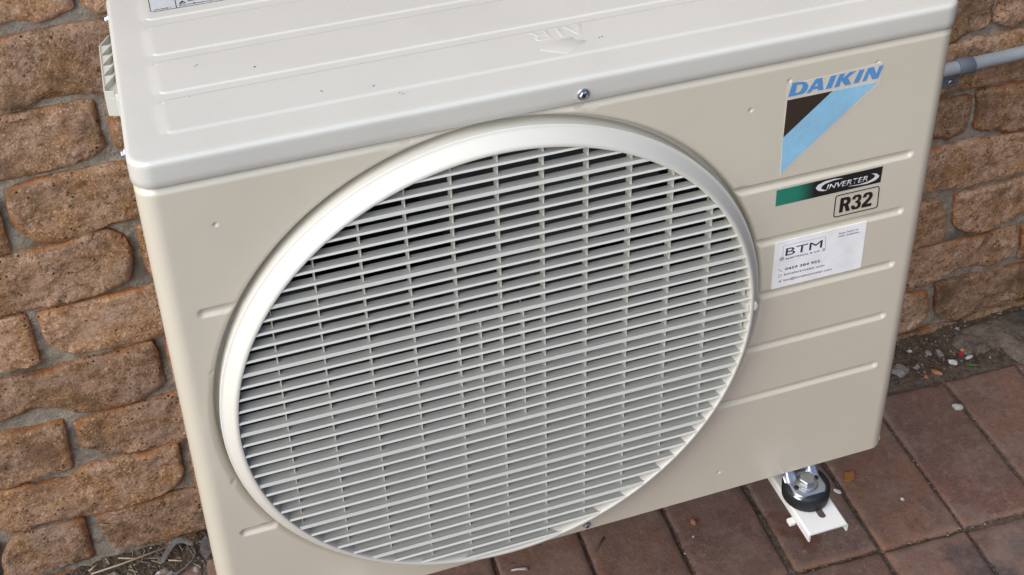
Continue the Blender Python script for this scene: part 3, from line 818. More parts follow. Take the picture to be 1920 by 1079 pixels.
for _ in range(11000):     # gravel and crumbs on the soil strip
    x = random.uniform(-0.75, 1.6)
    y = random.uniform(0.338, 0.425)
    z = soilz(x, y)[2]
    n0 = len(F)
    low_geo(V, F, (x, y, z + 0.0008), min(0.0055, 0.0011 * math.exp(random.gauss(0.2, 0.55))))
    MI += [random.choices(range(5), (5, 2, 6, 1, .08))[0]] * (len(F) - n0)
me = mesh('soil_gravel', V, F, False)
o = link('soil_gravel', me, mats_g)
me.polygons.foreach_set('material_index', MI)
tag(o, kind='stuff')

# ================================================================ BRICK WALL
wall = empty('brick_wall', (0.5, WALL0 + WSL * 0.5, ZG), 'rough tan and orange clay brick wall with grey mortar joints behind the unit', 'wall')
def wy(u):
    return WALL0 + WSL * u

def chaikin(P):
    Q = []
    n = len(P)
    for i in range(n):
        a, b = P[i], P[(i + 1) % n]
        Q.append(a * 0.92 + b * 0.08)
        Q.append(a * 0.08 + b * 0.92)
    return np.array(Q)

def sstep(t):
    t = min(1, max(0, t))
    return t * t * (3 - 2 * t)
def brick_mesh(poly, seed, step=0.0045):
    """outline (u, v) around its own centre -> rough-faced brick, face at y = 0, body towards +y"""
    P = chaikin(np.array(poly, float))
    if np.sum(P[:, 0] * np.roll(P[:, 1], -1) - np.roll(P[:, 0], -1) * P[:, 1]) < 0:
        P = P[::-1]
    out = []
    n = len(P)
    for i in range(n):
        a, b = P[i], P[(i + 1) % n]
        L = np.hypot(*(b - a))
        k = max(1, int(round(L / step)))
        nrm = np.array([b[1] - a[1], a[0] - b[0]]) / max(L, 1e-9)
        for j in range(k):
            q = a + (b - a) * j / k
            j1 = noise.noise(Vector((q[0] * 70 + seed * 3.1, q[1] * 70, seed))) * 0.0011
            j2 = noise.noise(Vector((q[0] * 260 + seed * 3.1, q[1] * 260, seed + 9))) * 0.0007
            out.append(q + nrm * (j1 + j2 + 0.0017))
    out = np.array(out)
    lo, hi = out.min(0), out.max(0)
    gx, gy = np.meshgrid(np.arange(lo[0], hi[0], step), np.arange(lo[1], hi[1], step))
    G = np.stack([gx.ravel(), gy.ravel()], 1)
    G[:, 0] += np.where((np.round((G[:, 1] - lo[1]) / step).astype(int) % 2) == 0, 0, step / 2)
    G += rng.normal(0, step * 0.12, G.shape)
    G = G[inside_np(G, out)]
    d = dist_np(G, out)
    G = G[d > step * 0.55]
    N = len(out)
    allp = np.concatenate([out, G])
    vo, eo, fo, ov, *_ = delaunay_2d_cdt([Vector(p) for p in allp], [(i, (i + 1) % N) for i in range(N)], [], 1, 1e-7)
    vo = np.array([tuple(v) for v in vo])
    d = dist_np(vo, out)
    c = (lo + hi) / 2
    V, raw = [], []
    for (x, z), dd in zip(vo, d):
        nb = noise.noise(Vector((x * 22 + seed * 5, z * 22, seed * 1.3)))
        low = max(0.0, (c[1] - z) / (hi[1] - lo[1]) * 1.2)              # chipped more along the lower arris
        side = 0.5 * max(0.0, abs(x - c[0]) / (hi[0] - lo[0]) * 2 - 0.7) / 0.3
        wd = 0.0014 + 0.0100 * max(0, nb - 0.12) + 0.0050 * max(low, side) * max(0, 0.25 + nb)
        wd = max(0.0014, wd)
        t = max(0.0, 1 - dd / wd)
        y = min(0.0045, 0.0016 + wd * 0.55) * t
        y += 0.0022 * sstep((noise.noise(Vector((x * 19 + seed * 7, z * 30, seed * 2.2))) - 0.18) / 0.07)
        y += 0.0013 * noise.noise(Vector((x * 32, z * 45, seed))) + 0.0012 * fb(x, z, seed, 110, 3) * (1 - 0.5 * t)
        y -= 0.0006 * max(0, noise.noise(Vector((x * 330, z * 330, seed))))
        V.append((x, y, z))
        pz = noise.noise(Vector((x * 17 + seed * 2.3, z * 26, seed * 4.1))) + 0.9 * max(low - 0.35, side - 0.2, 0.0) + 0.04
        raw.append(min(1.0, max(0.0, t * 5)) * min(1.0, max(0.0, pz * 4 + 0.25)))
    F = [tuple(f) for f in fo]
    cnt = {}
    for f in F:
        for i in range(3):
            cnt[(f[i], f[(i + 1) % 3])] = 1
    be = [(a, b) for (a, b) in cnt if (b, a) not in cnt]
    mp = {}
    for a, b in be:
        for i in (a, b):
            if i not in mp:
                mp[i] = len(V)
                V.append((vo[i][0], 0.03, vo[i][1]))
                raw.append(1.0)
    for a, b in be:
        F.append((b, a, mp[a], mp[b]))
    me = mesh('brick', V, F)
    fix_normals(me)
    sharp(me, 38)
    at = me.attributes.new('raw', 'FLOAT', 'POINT')
    at.data.foreach_set('value', raw)
    me.materials.append(M['brick'])
    return me

occ = {}
CLIP = {'R1': (0.93, 1.2), 'R1b': (1, 1.30), 'R2': (1.0, 1.215), 'R3a': (0.885, 1.2), 'R3b': (1, 1.305), 'R4': (1.005, 1.225), 'R5b': (1, 1.30), 'R6': (1.01, 1.3), 'R7b': (1, 1.30), 'R7a': (0.885, 1.2), 'R6b': (1, 1.42)}
CL9 = {'L9': 0, 'L9b': 0, 'L9c': 0, 'R7a': 0, 'R7b': 0}
wl = wall.location
for s, (k, poly) in enumerate(BR.items()):
    q = np.array(poly)
    if k in CLIP:
        q[:, 0] = np.clip(q[:, 0], *CLIP[k])
    lo, hi = q.min(0), q.max(0)
    c = (lo + hi) / 2
    me = brick_mesh(q - c, s + 1.37)
    o = bpy.data.objects.new('brick', me)
    COL.objects.link(o)
    o.parent = wall
    o.location = (c[0] - wl.x, wy(c[0]) - wl.y + random.gauss(0, 0.0012), c[1] - wl.z)
    o.rotation_euler = (0, 0, WSL)
    course = int(round((c[1] + 0.038 - COURSE0) / 0.086))
    occ.setdefault(course, []).append((lo[0], hi[0]))

def rough_rect(L, h, s):
    r = random.Random(s)
    pts = []
    for (x, z) in ((-L / 2, h / 2), (-L / 5, h / 2), (L / 5, h / 2), (L / 2, h / 2), (L / 2, 0), (L / 2, -h / 2), (L / 6, -h / 2), (-L / 6, -h / 2), (-L / 2, -h / 2), (-L / 2, 0)):
        pts.append((x + r.gauss(0, 0.002), z + r.gauss(0, 0.0022)))
    return pts
NOM = [brick_mesh(rough_rect(0.195, 0.075, 50 + k), 60 + k, 0.006) for k in range(7)]
UA, UB = -0.62, 1.62
n_nom = 0
stuffV, stuffF = [], []
def stuff_brick(u, v, L):
    b0 = len(stuffV)
    dy = random.gauss(0, 0.0015)
    y = wy(u) + dy
    hx, hz, ch = L / 2, 0.0375, 0.004
    for (a, b, yy) in ((hx, hz, 0.03), (hx, hz, ch), (hx - ch, hz - ch, 0)):
        for sx, sz in ((-1, -1), (1, -1), (1, 1), (-1, 1)):
            stuffV.append((u + sx * a - wl.x, y + yy - wl.y, v + sz * b - wl.z))
    for r0 in (0, 4):
        for i in range(4):
            stuffF.append((b0 + r0 + i, b0 + r0 + (i + 1) % 4, b0 + r0 + 4 + (i + 1) % 4, b0 + r0 + 4 + i))
    stuffF.append((b0 + 8, b0 + 9, b0 + 10, b0 + 11))
for course in range(-1, 26):
    v = COURSE0 + 0.086 * course - 0.038
    off = (course % 2) * 0.104 - 0.04
    taken = sorted(occ.get(course, []))
    u = -2.4 + off
    spans = []
    free_start = u
    segs = []
    for a, b in taken:
        segs.append((free_start, a - 0.012))
        free_start = b + 0.012
    segs.append((free_start, 3.4))
    for a, b in segs:
        Ls = b - a
        if Ls < 0.05:
            continue
        k = max(1, int(round((Ls + 0.012) / 0.207)))
        pitch = (Ls + 0.012) / k
        for i in range(k):
            uc = a + pitch * i + (pitch - 0.012) / 2
            if UA < uc < UB and course <= 13:
                o = bpy.data.objects.new('brick', random.choice(NOM))
                COL.objects.link(o)
                o.parent = wall
                o.location = (uc - wl.x, wy(uc) - wl.y + random.gauss(0, 0.001), v - wl.z + random.gauss(0, 0.001))
                o.scale = ((pitch - 0.012) / 0.195, 1, 1)
                o.rotation_euler = (0, 0, WSL)
                n_nom += 1
            else:
                stuff_brick(uc, v, pitch - 0.012)
o = link('outer_brickwork', mesh('outer_brickwork', stuffV, stuffF, False), M['brick'], wall)
o['kind'] = 'stuff'

# mortar bed, recessed unevenly behind the brick faces
def mz(x, z):
    y = wy(x) + 0.0088 + 0.0030 * fb(x, z, 2, 24) + 0.0020 * fb(x, z, 5, 90, 3) + 0.0010 * fb(x, z, 7, 300, 2)
    return y
def grid_wall(x0, x1, z0, z1, st):
    nx = int((x1 - x0) / st) + 1
    nz = int((z1 - z0) / st) + 1
    V = [(x - wl.x, mz(x, z) - wl.y, z - wl.z) for z in np.linspace(z0, z1, nz) for x in np.linspace(x0, x1, nx)]
    F = [(j * nx + i, j * nx + i + 1, (j + 1) * nx + i + 1, (j + 1) * nx + i) for j in range(nz - 1) for i in range(nx - 1)]
    return V, F
V, F = grid_wall(-0.42, 1.5, -0.40, 0.62, 0.0055)
for (a, b, c, d) in ((-2.4, -0.42, -0.40, 2.0), (1.5, 3.4, -0.40, 2.0), (-0.42, 1.5, 0.62, 2.0)):
    V2, F2 = grid_wall(a, b, c, d, 0.06)
    b0 = len(V)
    V += V2
    F += [tuple(i + b0 for i in f) for f in F2]
link('mortar', mesh('mortar', V, F), M['mortar'], wall)

# ================================================================ AIR CONDITIONER
ac = empty('air_conditioner', (W / 2, 0, 0), 'cream outdoor air conditioner unit with a round louvred fan grille in front of brick wall', 'air conditioner')
AL = ac.location
def acp(name, me, mat, parent=None):
    o = link(name, me, mat, parent if parent is not None else ac)
    if parent is None:
        o.location = -AL
    return o

RC = 0.017
GZ = [0.3833, 0.3192, 0.2555, 0.1905, 0.1250]
RH = 0.2496
RR = 0.2562
dimples = [(0.0536, 0.4662), (0.5014, 0.4679), (0.5015, 0.0297), (0.5355, 0.4894), (0.6187, 0.4893)]
def capsule(x, z, x0, x1, zc):
    px = min(max(x, x0), x1)
    return math.hypot(x - px, z - zc)
def sstep(t):
    t = min(1, max(0, t))
    return t * t * (3 - 2 * t)
def panel_depth(x, z):
    d = 0.0
    for gz in GZ:
        if abs(z - gz) < 0.008:
            c = capsule(x, z, 0.0325, 0.6650, gz)
            d = max(d, 0.0030 * sstep((0.0052 - c) / 0.0040))
    for dx, dz in dimples:
        c = math.hypot(x - dx, z - dz)
        if c < 0.003:
            d = max(d, 0.0012 * sstep((0.0026 - c) / 0.002))
    r = math.hypot(x - CX, z - CZ)
    if r < RR:
        t = (RR - r) / (RR - RH)
        d = max(d, 0.013 * (1 - math.sqrt(max(0, 1 - t * t))))
    if z > ZL - 0.0085:
        d = max(d, 0.0030 * sstep((z - (ZL - 0.0085)) / 0.006))
    return d
ARC = RC * math.pi / 2
def unroll(s, z):
    """s runs round the left side, the front and the right side; returns point and normal"""
    if s < RC:
        a = (RC - s)
        if a <= ARC:
            th = a / RC
            return Vector((RC - RC * math.sin(th), RC - RC * math.cos(th), z)), Vector((-math.sin(th), -math.cos(th), 0))
        return Vector((0, RC + (a - ARC), z)), Vector((-1, 0, 0))
    if s > W - RC:
        a = s - (W - RC)
        if a <= ARC:
            th = a / RC
            return Vector((W - RC + RC * math.sin(th), RC - RC * math.cos(th), z)), Vector((math.sin(th), -math.cos(th), 0))
        return Vector((W, RC + (a - ARC), z)), Vector((1, 0, 0))
    return Vector((s, 0, z)), Vector((0, -1, 0))
def build_panel():
    zs = set(np.round(np.linspace(0, ZL + 0.006, 40), 5))
    for gz in GZ:
        zs = {z for z in zs if abs(z - gz) > 0.0075}
        zs |= set(np.round(np.linspace(gz - 0.0066, gz + 0.0066, 21), 5))
    zs = {z for z in zs if z < ZL - 0.010}
    zs |= set(np.round(np.linspace(ZL - 0.0095, ZL + 0.005, 15), 5))
    zs = sorted(zs)
    s0 = RC - ARC - (DEP - RC)
    s1 = W - RC + ARC + (DEP - RC)
    ss = list(np.linspace(s0, RC - ARC, 8)[:-1]) + list(RC - ARC + ARC * np.linspace(0, 1, 13)[:-1])
    ss += list(np.arange(RC, 0.026, 0.004)) + list(np.arange(0.0265, 0.040, 0.0009)) + list(np.arange(0.045, 0.655, 0.011)) + list(np.arange(0.6565, 0.672, 0.0009)) + list(np.arange(0.675, W - RC, 0.004))
    ss += list(W - RC + ARC * np.linspace(0, 1, 13)[:-1]) + list(np.linspace(W - RC + ARC, s1, 8))
    P = np.array([(s, z) for z in zs for s in ss])
    r = np.hypot(P[:, 0] - CX, P[:, 1] - CZ)
    P = P[r > RR + 0.0012]
    extra = []
    for dx, dz in dimples:
        dd = np.hypot(P[:, 0] - dx, P[:, 1] - dz)
        P = P[dd > 0.0042]
        extra += [(dx, dz)] + [(dx + q * math.cos(a), dz + q * math.sin(a)) for q in (0.0007, 0.0014, 0.002, 0.0026, 0.0034) for a in np.linspace(0, 2 * math.pi, 16, endpoint=False)]
    ring0 = [(CX + RH * math.cos(a), CZ + RH * math.sin(a)) for a in np.linspace(0, 2 * math.pi, 960, endpoint=False)]
    for t in (0.12, 0.26, 0.42, 0.6, 0.8, 1.0, 1.08):
        q = RH + (RR - RH) * t
        for a in np.linspace(0, 2 * math.pi, 960, endpoint=False):
            x, z = CX + q * math.cos(a), CZ + q * math.sin(a)
            if 0.0004 < z < ZL + 0.0046:
                extra.append((x, z))
    n0 = len(ring0)
    pts = ring0 + [tuple(p) for p in P] + extra
    vo, eo, fo, *_ = delaunay_2d_cdt([Vector(p) for p in pts], [(i, (i + 1) % n0) for i in range(n0)], [], 0, 1e-7)
    V = []
    for v in vo:
        p, n = unroll(v.x, v.y)
        V.append(p - n * panel_depth(v.x, v.y))
    F = []
    for f in fo:
        c = (vo[f[0]] + vo[f[1]] + vo[f[2]]) / 3
        if math.hypot(c.x - CX, c.y - CZ) > RH - 1e-5:
            F.append(f)
    # hem: turn the bottom edge under
    return mesh('front_panel', V, F)
me = build_panel()
fix_normals(me)
acp('front_panel', me, M['cream'])
# bottom hem of the panel and base pan
acp('base_pan', box_mesh('base_pan', 0.0035, W - 0.0035, 0.0045, DEP - 0.002, 0.002, 0.010, 0.002), M['cream'])
acp('rear_panel', box_mesh('rear_panel', 0.002, W - 0.002, DEP - 0.001, DEP + 0.002, 0.004, ZL), M['cream'])

def rrect(x0, x1, y0, y1, r, n=10):
    pts = []
    for cx_, cy_, a0 in ((x1 - r, y0 + r, -90), (x1 - r, y1 - r, 0), (x0 + r, y1 - r, 90), (x0 + r, y0 + r, 180)):
        for i in range(n + 1):
            a = R_(a0 + 90 * i / n)
            pts.append((cx_ + r * math.cos(a), cy_ + r * math.sin(a)))
    return pts
def rr_sdf(x, y, x0, x1, y0, y1, r):
    qx = abs(x - (x0 + x1) / 2) - ((x1 - x0) / 2 - r)
    qy = abs(y - (y0 + y1) / 2) - ((y1 - y0) / 2 - r)
    return math.hypot(max(qx, 0), max(qy, 0)) + min(max(qx, qy), 0) - r
PANELS = [(0.0335, 0.0815, 0.0045), (0.0920, 0.1430, 0.0022), (0.1545, 0.2060, 0.0022), (0.2185, 0.2660, 0.0022)]
PX0, PX1 = 0.0285, W - 0.0285
LIDX0, LIDX1, LIDY0, LIDY1 = -0.0012, W + 0.0012, -0.0012, DEP + 0.004
def build_lid():
    base = rrect(LIDX0, LIDX1, LIDY0, LIDY1, 0.0182, 12)
    n = len(base)
    dens = []
    for i in range(n):
        a, b = Vector(base[i]), Vector(base[(i + 1) % n])
        k = max(1, int((b - a).length / 0.02))
        for j in range(k):
            dens.append(tuple(a.lerp(b, j / k)))
    n = len(dens)
    cxy = None
    def inset(d):
        return rrect_like(d)
    def rrect_like(d):
        out = []
        for i in range(n):
            p0, p1, p2 = Vector(dens[i - 1]), Vector(dens[i]), Vector(dens[(i + 1) % n])
            t = (p2 - p0).normalized()
            out.append((p1.x - t.y * d, p1.y + t.x * d))
        return out
    V, F = [], []
    loops = [(0.0030, ZL - 0.0004), (0.0006, ZL - 0.0004), (0.0, ZL + 0.0004)]
    loops += [(0.0, ZL + 0.006), (0.0, H - 0.0052)]
    RB = 0.0042
    for k in range(1, 7):
        a = R_(90 * k / 6)
        loops.append((RB * (1 - math.cos(a)), H - RB + RB * math.sin(a)))
    for d, z in loops:
        for p in rrect_like(d):
            V.append((p[0], p[1], z))
    for l in range(len(loops) - 1):
        for i in range(n):
            j = (i + 1) % n
            F.append((l * n + i, l * n + j, (l + 1) * n + j, (l + 1) * n + i))
    last = (len(loops) - 1) * n
    inner = rrect_like(RB)
    ys = set(np.round(np.linspace(0.010, DEP - 0.006, 14), 4))
    for a, b, e in PANELS:
        for c in (a, b):
            ys = {y for y in ys if abs(y - c) > 0.006}
            ys |= set(np.round(np.linspace(c - 0.005, c + 0.005, 13), 5))
    ys = sorted(ys)
    xs = [0.008, 0.014, 0.020] + list(np.arange(0.0235, 0.0425, 0.0008)) + list(np.linspace(0.05, W - 0.05, 40)) + list(W - np.arange(0.0235, 0.0425, 0.0008))[::-1] + [W - 0.02, W - 0.014, W - 0.008]
    pts = list(inner)
    poly = np.array(inner)
    G = np.array([(x, y) for y in ys for x in xs])
    G = G[inside_np(G, poly)]
    G = G[dist_np(G, poly) > 0.0015]
    pts += [tuple(p) for p in G]
    vo, eo, fo, *_ = delaunay_2d_cdt([Vector(p) for p in pts], [(i, (i + 1) % n) for i in range(n)], [], 1, 1e-7)
    base_i = {}
    for i, v in enumerate(vo):
        if i < n:
            base_i[i] = last + i
        else:
            z = H
            for a, b, e in PANELS:
                e1 = e if v.y < (a + b) / 2 else 0.0022
                s = rr_sdf(v.x, v.y, PX0, PX1, a, b, 0.009)
                ex = min(abs(v.x - PX0), abs(v.x - PX1)); ey = min(abs(v.y - a), abs(v.y - b))
                if ex < ey:
                    e1 = 0.012
                z += 0.0010 * sstep((e1 / 2 - s) / e1)
            base_i[i] = len(V)
            V.append((v.x, v.y, z))
    for f in fo:
        F.append(tuple(base_i[i] for i in f))
    return mesh('top_cover', V, F)
me = build_lid()
fix_normals(me)
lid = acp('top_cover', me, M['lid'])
LT = H + 0.0010

# raised AIR lettering and arrow pressed into the top cover
def emboss(name, pts, holes=()):
    return prism(name, pts, LT - 0.0003, LT + 0.00018, TOPP, bevel=0.00015, holes=holes)
def upside(pts):   # letters are read from behind: rotate by 180 degrees
    return pts
def L180(ox, oy, sx, sy, pts):
    return [(ox - a * sx, oy - b * sy) for a, b in pts]
# unit letters: width 0..1, height 0..1, reading direction +x
A_o = [(0, 0), (0.22, 0), (0.34, 0.3), (0.66, 0.3), (0.78, 0), (1, 0), (0.6, 1), (0.4, 1)]
A_i = [(0.40, 0.45), (0.6, 0.45), (0.5, 0.75)]
R_o = [(0, 0), (0.2, 0), (0.2, 0.38), (0.45, 0.38), (0.75, 0), (1, 0), (0.68, 0.42), (0.9, 0.55), (0.92, 0.82), (0.7, 1), (0, 1)]
R_i = [(0.2, 0.54), (0.62, 0.54), (0.72, 0.68), (0.62, 0.84), (0.2, 0.84)]
I_o = [(0, 0), (1, 0), (1, 1), (0, 1)]
AY = 0.0788
for o_, h_, x_, sx in ((A_o, A_i, 0.3800, 0.0165), (I_o, None, 0.3600, 0.0040), (R_o, R_i, 0.3490, 0.0155)):
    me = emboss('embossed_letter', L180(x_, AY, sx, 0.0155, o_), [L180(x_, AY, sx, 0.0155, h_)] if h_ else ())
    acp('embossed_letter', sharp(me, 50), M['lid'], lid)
arrow = [(0.3326, 0.0490), (0.3521, 0.0365), (0.3735, 0.0490), (0.3722, 0.0525), (0.3662, 0.0535), (0.3647, 0.0600), (0.3418, 0.0604), (0.3404, 0.0540), (0.3345, 0.0532)]
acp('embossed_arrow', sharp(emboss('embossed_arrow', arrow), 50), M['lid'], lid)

# ---- fan grille
gr_o = bpy.data.objects.new('fan_grille', None)
# ring carries slats and bars as sub-parts
RIN = 0.2328
YF = -0.0169
prof = [(0.2455, 0.0135), (0.2505, 0.0150), (0.2505, 0.0135), (0.2460, 0.0120), (0.2461, 0.000), (0.2468, -0.0032), (0.2470, -0.0044), (0.2465, -0.0052), (0.2460, -0.0054), (0.2450, -0.0057), (0.2442, -0.0064),
        (0.2428, -0.0084), (0.2400, -0.0120), (0.2380, -0.0146), (0.2370, -0.0158), (0.2361, -0.0165), (0.2350, -0.0168), (0.2338, -0.0169), (0.2332, -0.0167), (RIN, -0.0159), (RIN + 0.0004, -0.006), (RIN + 0.0008, 0.008), (RIN + 0.0008, 0.0135)]
# note: circle (cx, z) seen through y
def tog(a, b, h):
    return (CX + a, h, CZ + b)
ring_me = lathe('grille_ring', prof, 256, tog)
sharp(ring_me, 40)
bpy.data.objects.remove(gr_o)
ring_o = acp('grille_ring', ring_me, M['grille'])
PITCH = 0.01288
ZT = 0.2600
def slat_mesh(z, thick):
    h = math.sqrt(max(0, (RIN + 0.0003) ** 2 - (z - CZ) ** 2))
    t = 0.0024 if thick else 0.0012
    D_ = 0.0120
    # profile (y, z) closed
    pr = [(0.0005, -t), (0.0, -t + 0.0003), (0.0001, -t + 0.0006), (0.0013, 0.0004), (0.0018, 0.0004), (0.0024, -0.0002), (0.0030, -0.0006), (0.0060, -0.0012), (0.0090, -0.0018),
          (D_, -0.0022), (D_, -0.0031), (0.0050, -t - 0.0005)]
    V, F = [], []
    n = len(pr)
    for sx in (-1, 1):
        for a, b in pr:
            zz = z + b
            hh = math.sqrt(max(1e-6, (RIN + 0.0004) ** 2 - (zz - CZ) ** 2))
            V.append((CX + sx * hh, YF + 0.0002 + a, zz))
    for i in range(n):
        j = (i + 1) % n
        F.append((i, j, n + j, n + i))
    F.append(tuple(range(n)))
    F.append(tuple(range(n, 2 * n)))
    me = mesh('slat', V, F)
    fix_normals(me)
    return sharp(me, 28)
k0 = -18
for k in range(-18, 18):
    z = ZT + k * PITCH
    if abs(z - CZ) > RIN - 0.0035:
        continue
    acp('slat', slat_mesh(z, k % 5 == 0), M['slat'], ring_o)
BP = 0.0384
def bar_mesh(x, z0, z1):
    return box_mesh('bar', x - 0.00045, x + 0.00045, YF + 0.0070, YF + 0.0180, z0, z1, 0.0002, 1)
for k in range(-6, 7):
    dx = k * BP
    h = math.sqrt(max(0, (RIN - 0.001) ** 2 - dx * dx))
    if h > 0.02:
        acp('bar', bar_mesh(CX - 0.001 + dx, CZ - h, CZ + h), M['grille'], ring_o)
for dx in (-BP / 2, BP / 2):
    acp('bar', bar_mesh(CX - 0.001 + dx, ZT - 5 * PITCH - 0.0025, ZT + 5 * PITCH - 0.0040), M['grille'], ring_o)
# snap clip on the right of the ring
cl = [(0.2330, -0.0075), (0.2395, -0.0060), (0.2432, -0.0035), (0.2440, 0.0010), (0.2425, 0.0055), (0.2330, 0.0060)]
acp('clip', prism('clip', [(CX + a * 0.990 - 0.0005, CZ + 0.0045 + b * 0.85) for a, b in cl], -0.0160, -0.0066, FRONT, bevel=0.0008), M['grille'], ring_o)

# shroud, coil and fan in the dark behind the grille
acp('shroud', lathe('shroud', [(0.2510, 0.0160), (0.232, 0.030), (0.226, 0.10), (0.226, 0.16)], 96, tog), M['dark'])
acp('coil', box_mesh('coil', CX - 0.25, CX + 0.25, 0.165, 0.185, 0.012, 0.500), M['dark'])
fan_o = acp('fan', lathe('fan', [(0.0001, 0.050), (0.030, 0.052), (0.045, 0.060), (0.047, 0.11)], 48, tog), M['fan'])
for k in range(3):
    V, F = [], []
    na, nr = 14, 8
    for i in range(na):
        for j in range(nr):
            a = R_(20 + 120 * k + 85 * i / (na - 1) + 14 * j / (nr - 1))
            r = 0.045 + 0.165 * j / (nr - 1)
            V.append(tog(r * math.cos(a), r * math.sin(a), 0.062 + 0.060 * i / (na - 1)))
    for i in range(na - 1):
        for j in range(nr - 1):
            F.append((i * nr + j, i * nr + j + 1, (i + 1) * nr + j + 1, (i + 1) * nr + j))
    acp('blade', mesh('blade', V, F), M['fan'], fan_o)

# ---- screws
def screw(x, y, z, axis, r=0.0048):
    """hex washer head screw: axis 'f' looks out of the front, 'l' out of the left side"""
    def to3(a, b, h):
        return (x + a, y - h, z + b) if axis == 'f' else (x - h, y + a, z + b)
    o = acp('screw', sharp(lathe('screw', [(0.0, 0.0), (r, 0.0), (r, 0.0008), (r * 0.93, 0.0013), (r * 0.70, 0.0014)], 28, to3), 40), M['zinc'])
    o2 = acp('screw_head', sharp(lathe('screw_head', [(r * 0.72, 0.0012), (r * 0.72, 0.0028), (r * 0.6, 0.0035), (r * 0.45, 0.0036), (r * 0.38, 0.0030), (0.0, 0.0029)], 6, to3, smooth=False), 30), M['zinc'], o)
    for a in (0, 1):
        p = [(-r * .42, -r * .09), (r * .42, -r * .09), (r * .42, r * .09), (-r * .42, r * .09)]
        c, s = (math.cos(0.78 + a * 1.5708), math.sin(0.78 + a * 1.5708))
        q = [(u * c - v * s, u * s + v * c) for u, v in p]
        acp('cross_slot', prism('cross_slot', q, 0.0020, 0.0034 + 0.0001 * a, to3), M['hole'], o)
screw(0.3504, -0.0012, 0.5183, 'f', 0.0053)
screw(0.3585, 0.0005, 0.0072, 'f', 0.0042)
screw(-0.0012, 0.041, 0.5190, 'l', 0.0045)
screw(-0.0012, 0.262, 0.5190, 'l', 0.0045)

# ---- handle on the left side
def handle():
    xo, xi, ya, yb = -0.0158, -0.0010, 0.1990, 0.2900
    base = [(0.0005, ya - 0.001), (xi - 0.006, ya), (xo, ya + 0.003), (xo, yb - 0.004), (-0.0055, yb + 0.014), (0.0005, yb + 0.018)]
    h = acp('handle', prism('handle', base, 0.455, 0.4740, TOPP, bevel=0.0006), M['handle'])
    # rim
    def strip(a, b, w, n='rim'):
        a, b = Vector(a), Vector(b)
        d = (b - a).normalized()
        s = Vector((-d.y, d.x)) * w / 2
        acp(n, prism(n, [tuple(a + s), tuple(b + s), tuple(b - s), tuple(a - s)], 0.4735, 0.4806, TOPP, bevel=0.0003), M['handle'], h)
    strip((xo + 0.0006, ya + 0.003), (xo + 0.0006, yb - 0.004), 0.0012)
    strip((xo + 0.0006, yb - 0.0045), (-0.0055, yb + 0.0135), 0.0012)
    strip((xi - 0.0028, ya + 0.008), (xi - 0.0028, yb + 0.012), 0.0014)
    strip((xo + 0.0004, ya + 0.0036), (xi - 0.006, ya + 0.0008), 0.0012)
    n = 4
    L = (yb - ya - 0.016) / n
    for i in range(n):
        y0 = ya + 0.013 + L * i
        y1 = y0 + L
        tri = [(xo + 0.0013, y0 + 0.001), (xi - 0.0037, y1 - 0.001), (xo + 0.0013, y1 - 0.0005)]
        acp('fin', prism('fin', tri, 0.4735, 0.4797, TOPP), M['handle'], h)
        strip((xo + 0.0012, y0), (xi - 0.0034, y1 - 0.001), 0.0009, 'rib')
    # lower grip flank sloping down to the front
    V = [(0.0005, ya - 0.0005, 0.478), (xi - 0.006, ya - 0.0002, 0.478), (0.0005, ya - 0.026, 0.462), (0.0005, ya - 0.0005, 0.455), (xi - 0.006, ya - 0.0002, 0.455)]
    F = [(0, 1, 2), (1, 4, 2), (0, 2, 3), (3, 2, 4), (0, 3, 4, 1)]
    me = mesh('grip', V, F, False)
    fix_normals(me)
    acp('grip', me, M['handle'], h)
handle()

# ---- zinc foot under the front right corner
FX, FY = 0.5995, -0.0100
def foot():
    nx, ny = 45, 60
    V, F, keep = [], [], {}
    x0, x1 = FX - 0.0205, FX + 0.0195
    y0, y1 = FY - 0.0172, 0.055
    idx = {}
    for j in range(ny):
        for i in range(nx):
            u = -1 + 2 * i / (nx - 1)
            v = j / (ny - 1)
            y = y0 + (y1 - y0) * v ** 1.15
            # plan: nose with rounded corners
            hw = 0.0200
            dy = (y - y0)
            rc = 0.011
            if dy < rc:
                hw -= rc - math.sqrt(max(0, rc * rc - (rc - dy) ** 2))
            x = FX - 0.0005 + u * hw
            z = -0.0105
            ax = abs(x - FX)
            # raised side ribs that climb into the unit
            rise = sstep((y - (FY + 0.004)) / 0.012)
            z += 0.0065 * rise * sstep((ax - 0.0055) / 0.004) * (1 - sstep((ax - 0.0165) / 0.003) * 0.5)
            z += 0.0022 * rise
            # rolled-down rim
            edge = min(hw - abs(u) * hw, dy)
            z -= 0.0042 * (1 - sstep(edge / 0.0032))
            z -= 0.0012 * (1 - sstep((math.hypot(x - FX, y - FY) - 0.010) / 0.002))
            idx[(i, j)] = len(V)
            V.append((x, y, z))
    for j in range(ny - 1):
        for i in range(nx - 1):
            F.append((idx[(i, j)], idx[(i + 1, j)], idx[(i + 1, j + 1)], idx[(i, j + 1)]))
    me = mesh('mounting_foot', V, F)
    fix_normals(me)
    f = acp('mounting_foot', me, M['zinc'])
    for dx, dy in ((-0.0138, -0.0028), (0.0118, 0.0022)):
        acp('foot_hole', lathe('foot_hole', [(0.0, 0.0), (0.0026, 0.0), (0.0026, -0.001)], 20, lambda a, b, h, dx=dx, dy=dy: (FX + dx + a, FY + dy + b, -0.0099 + h)), M['hole'], f)
foot()

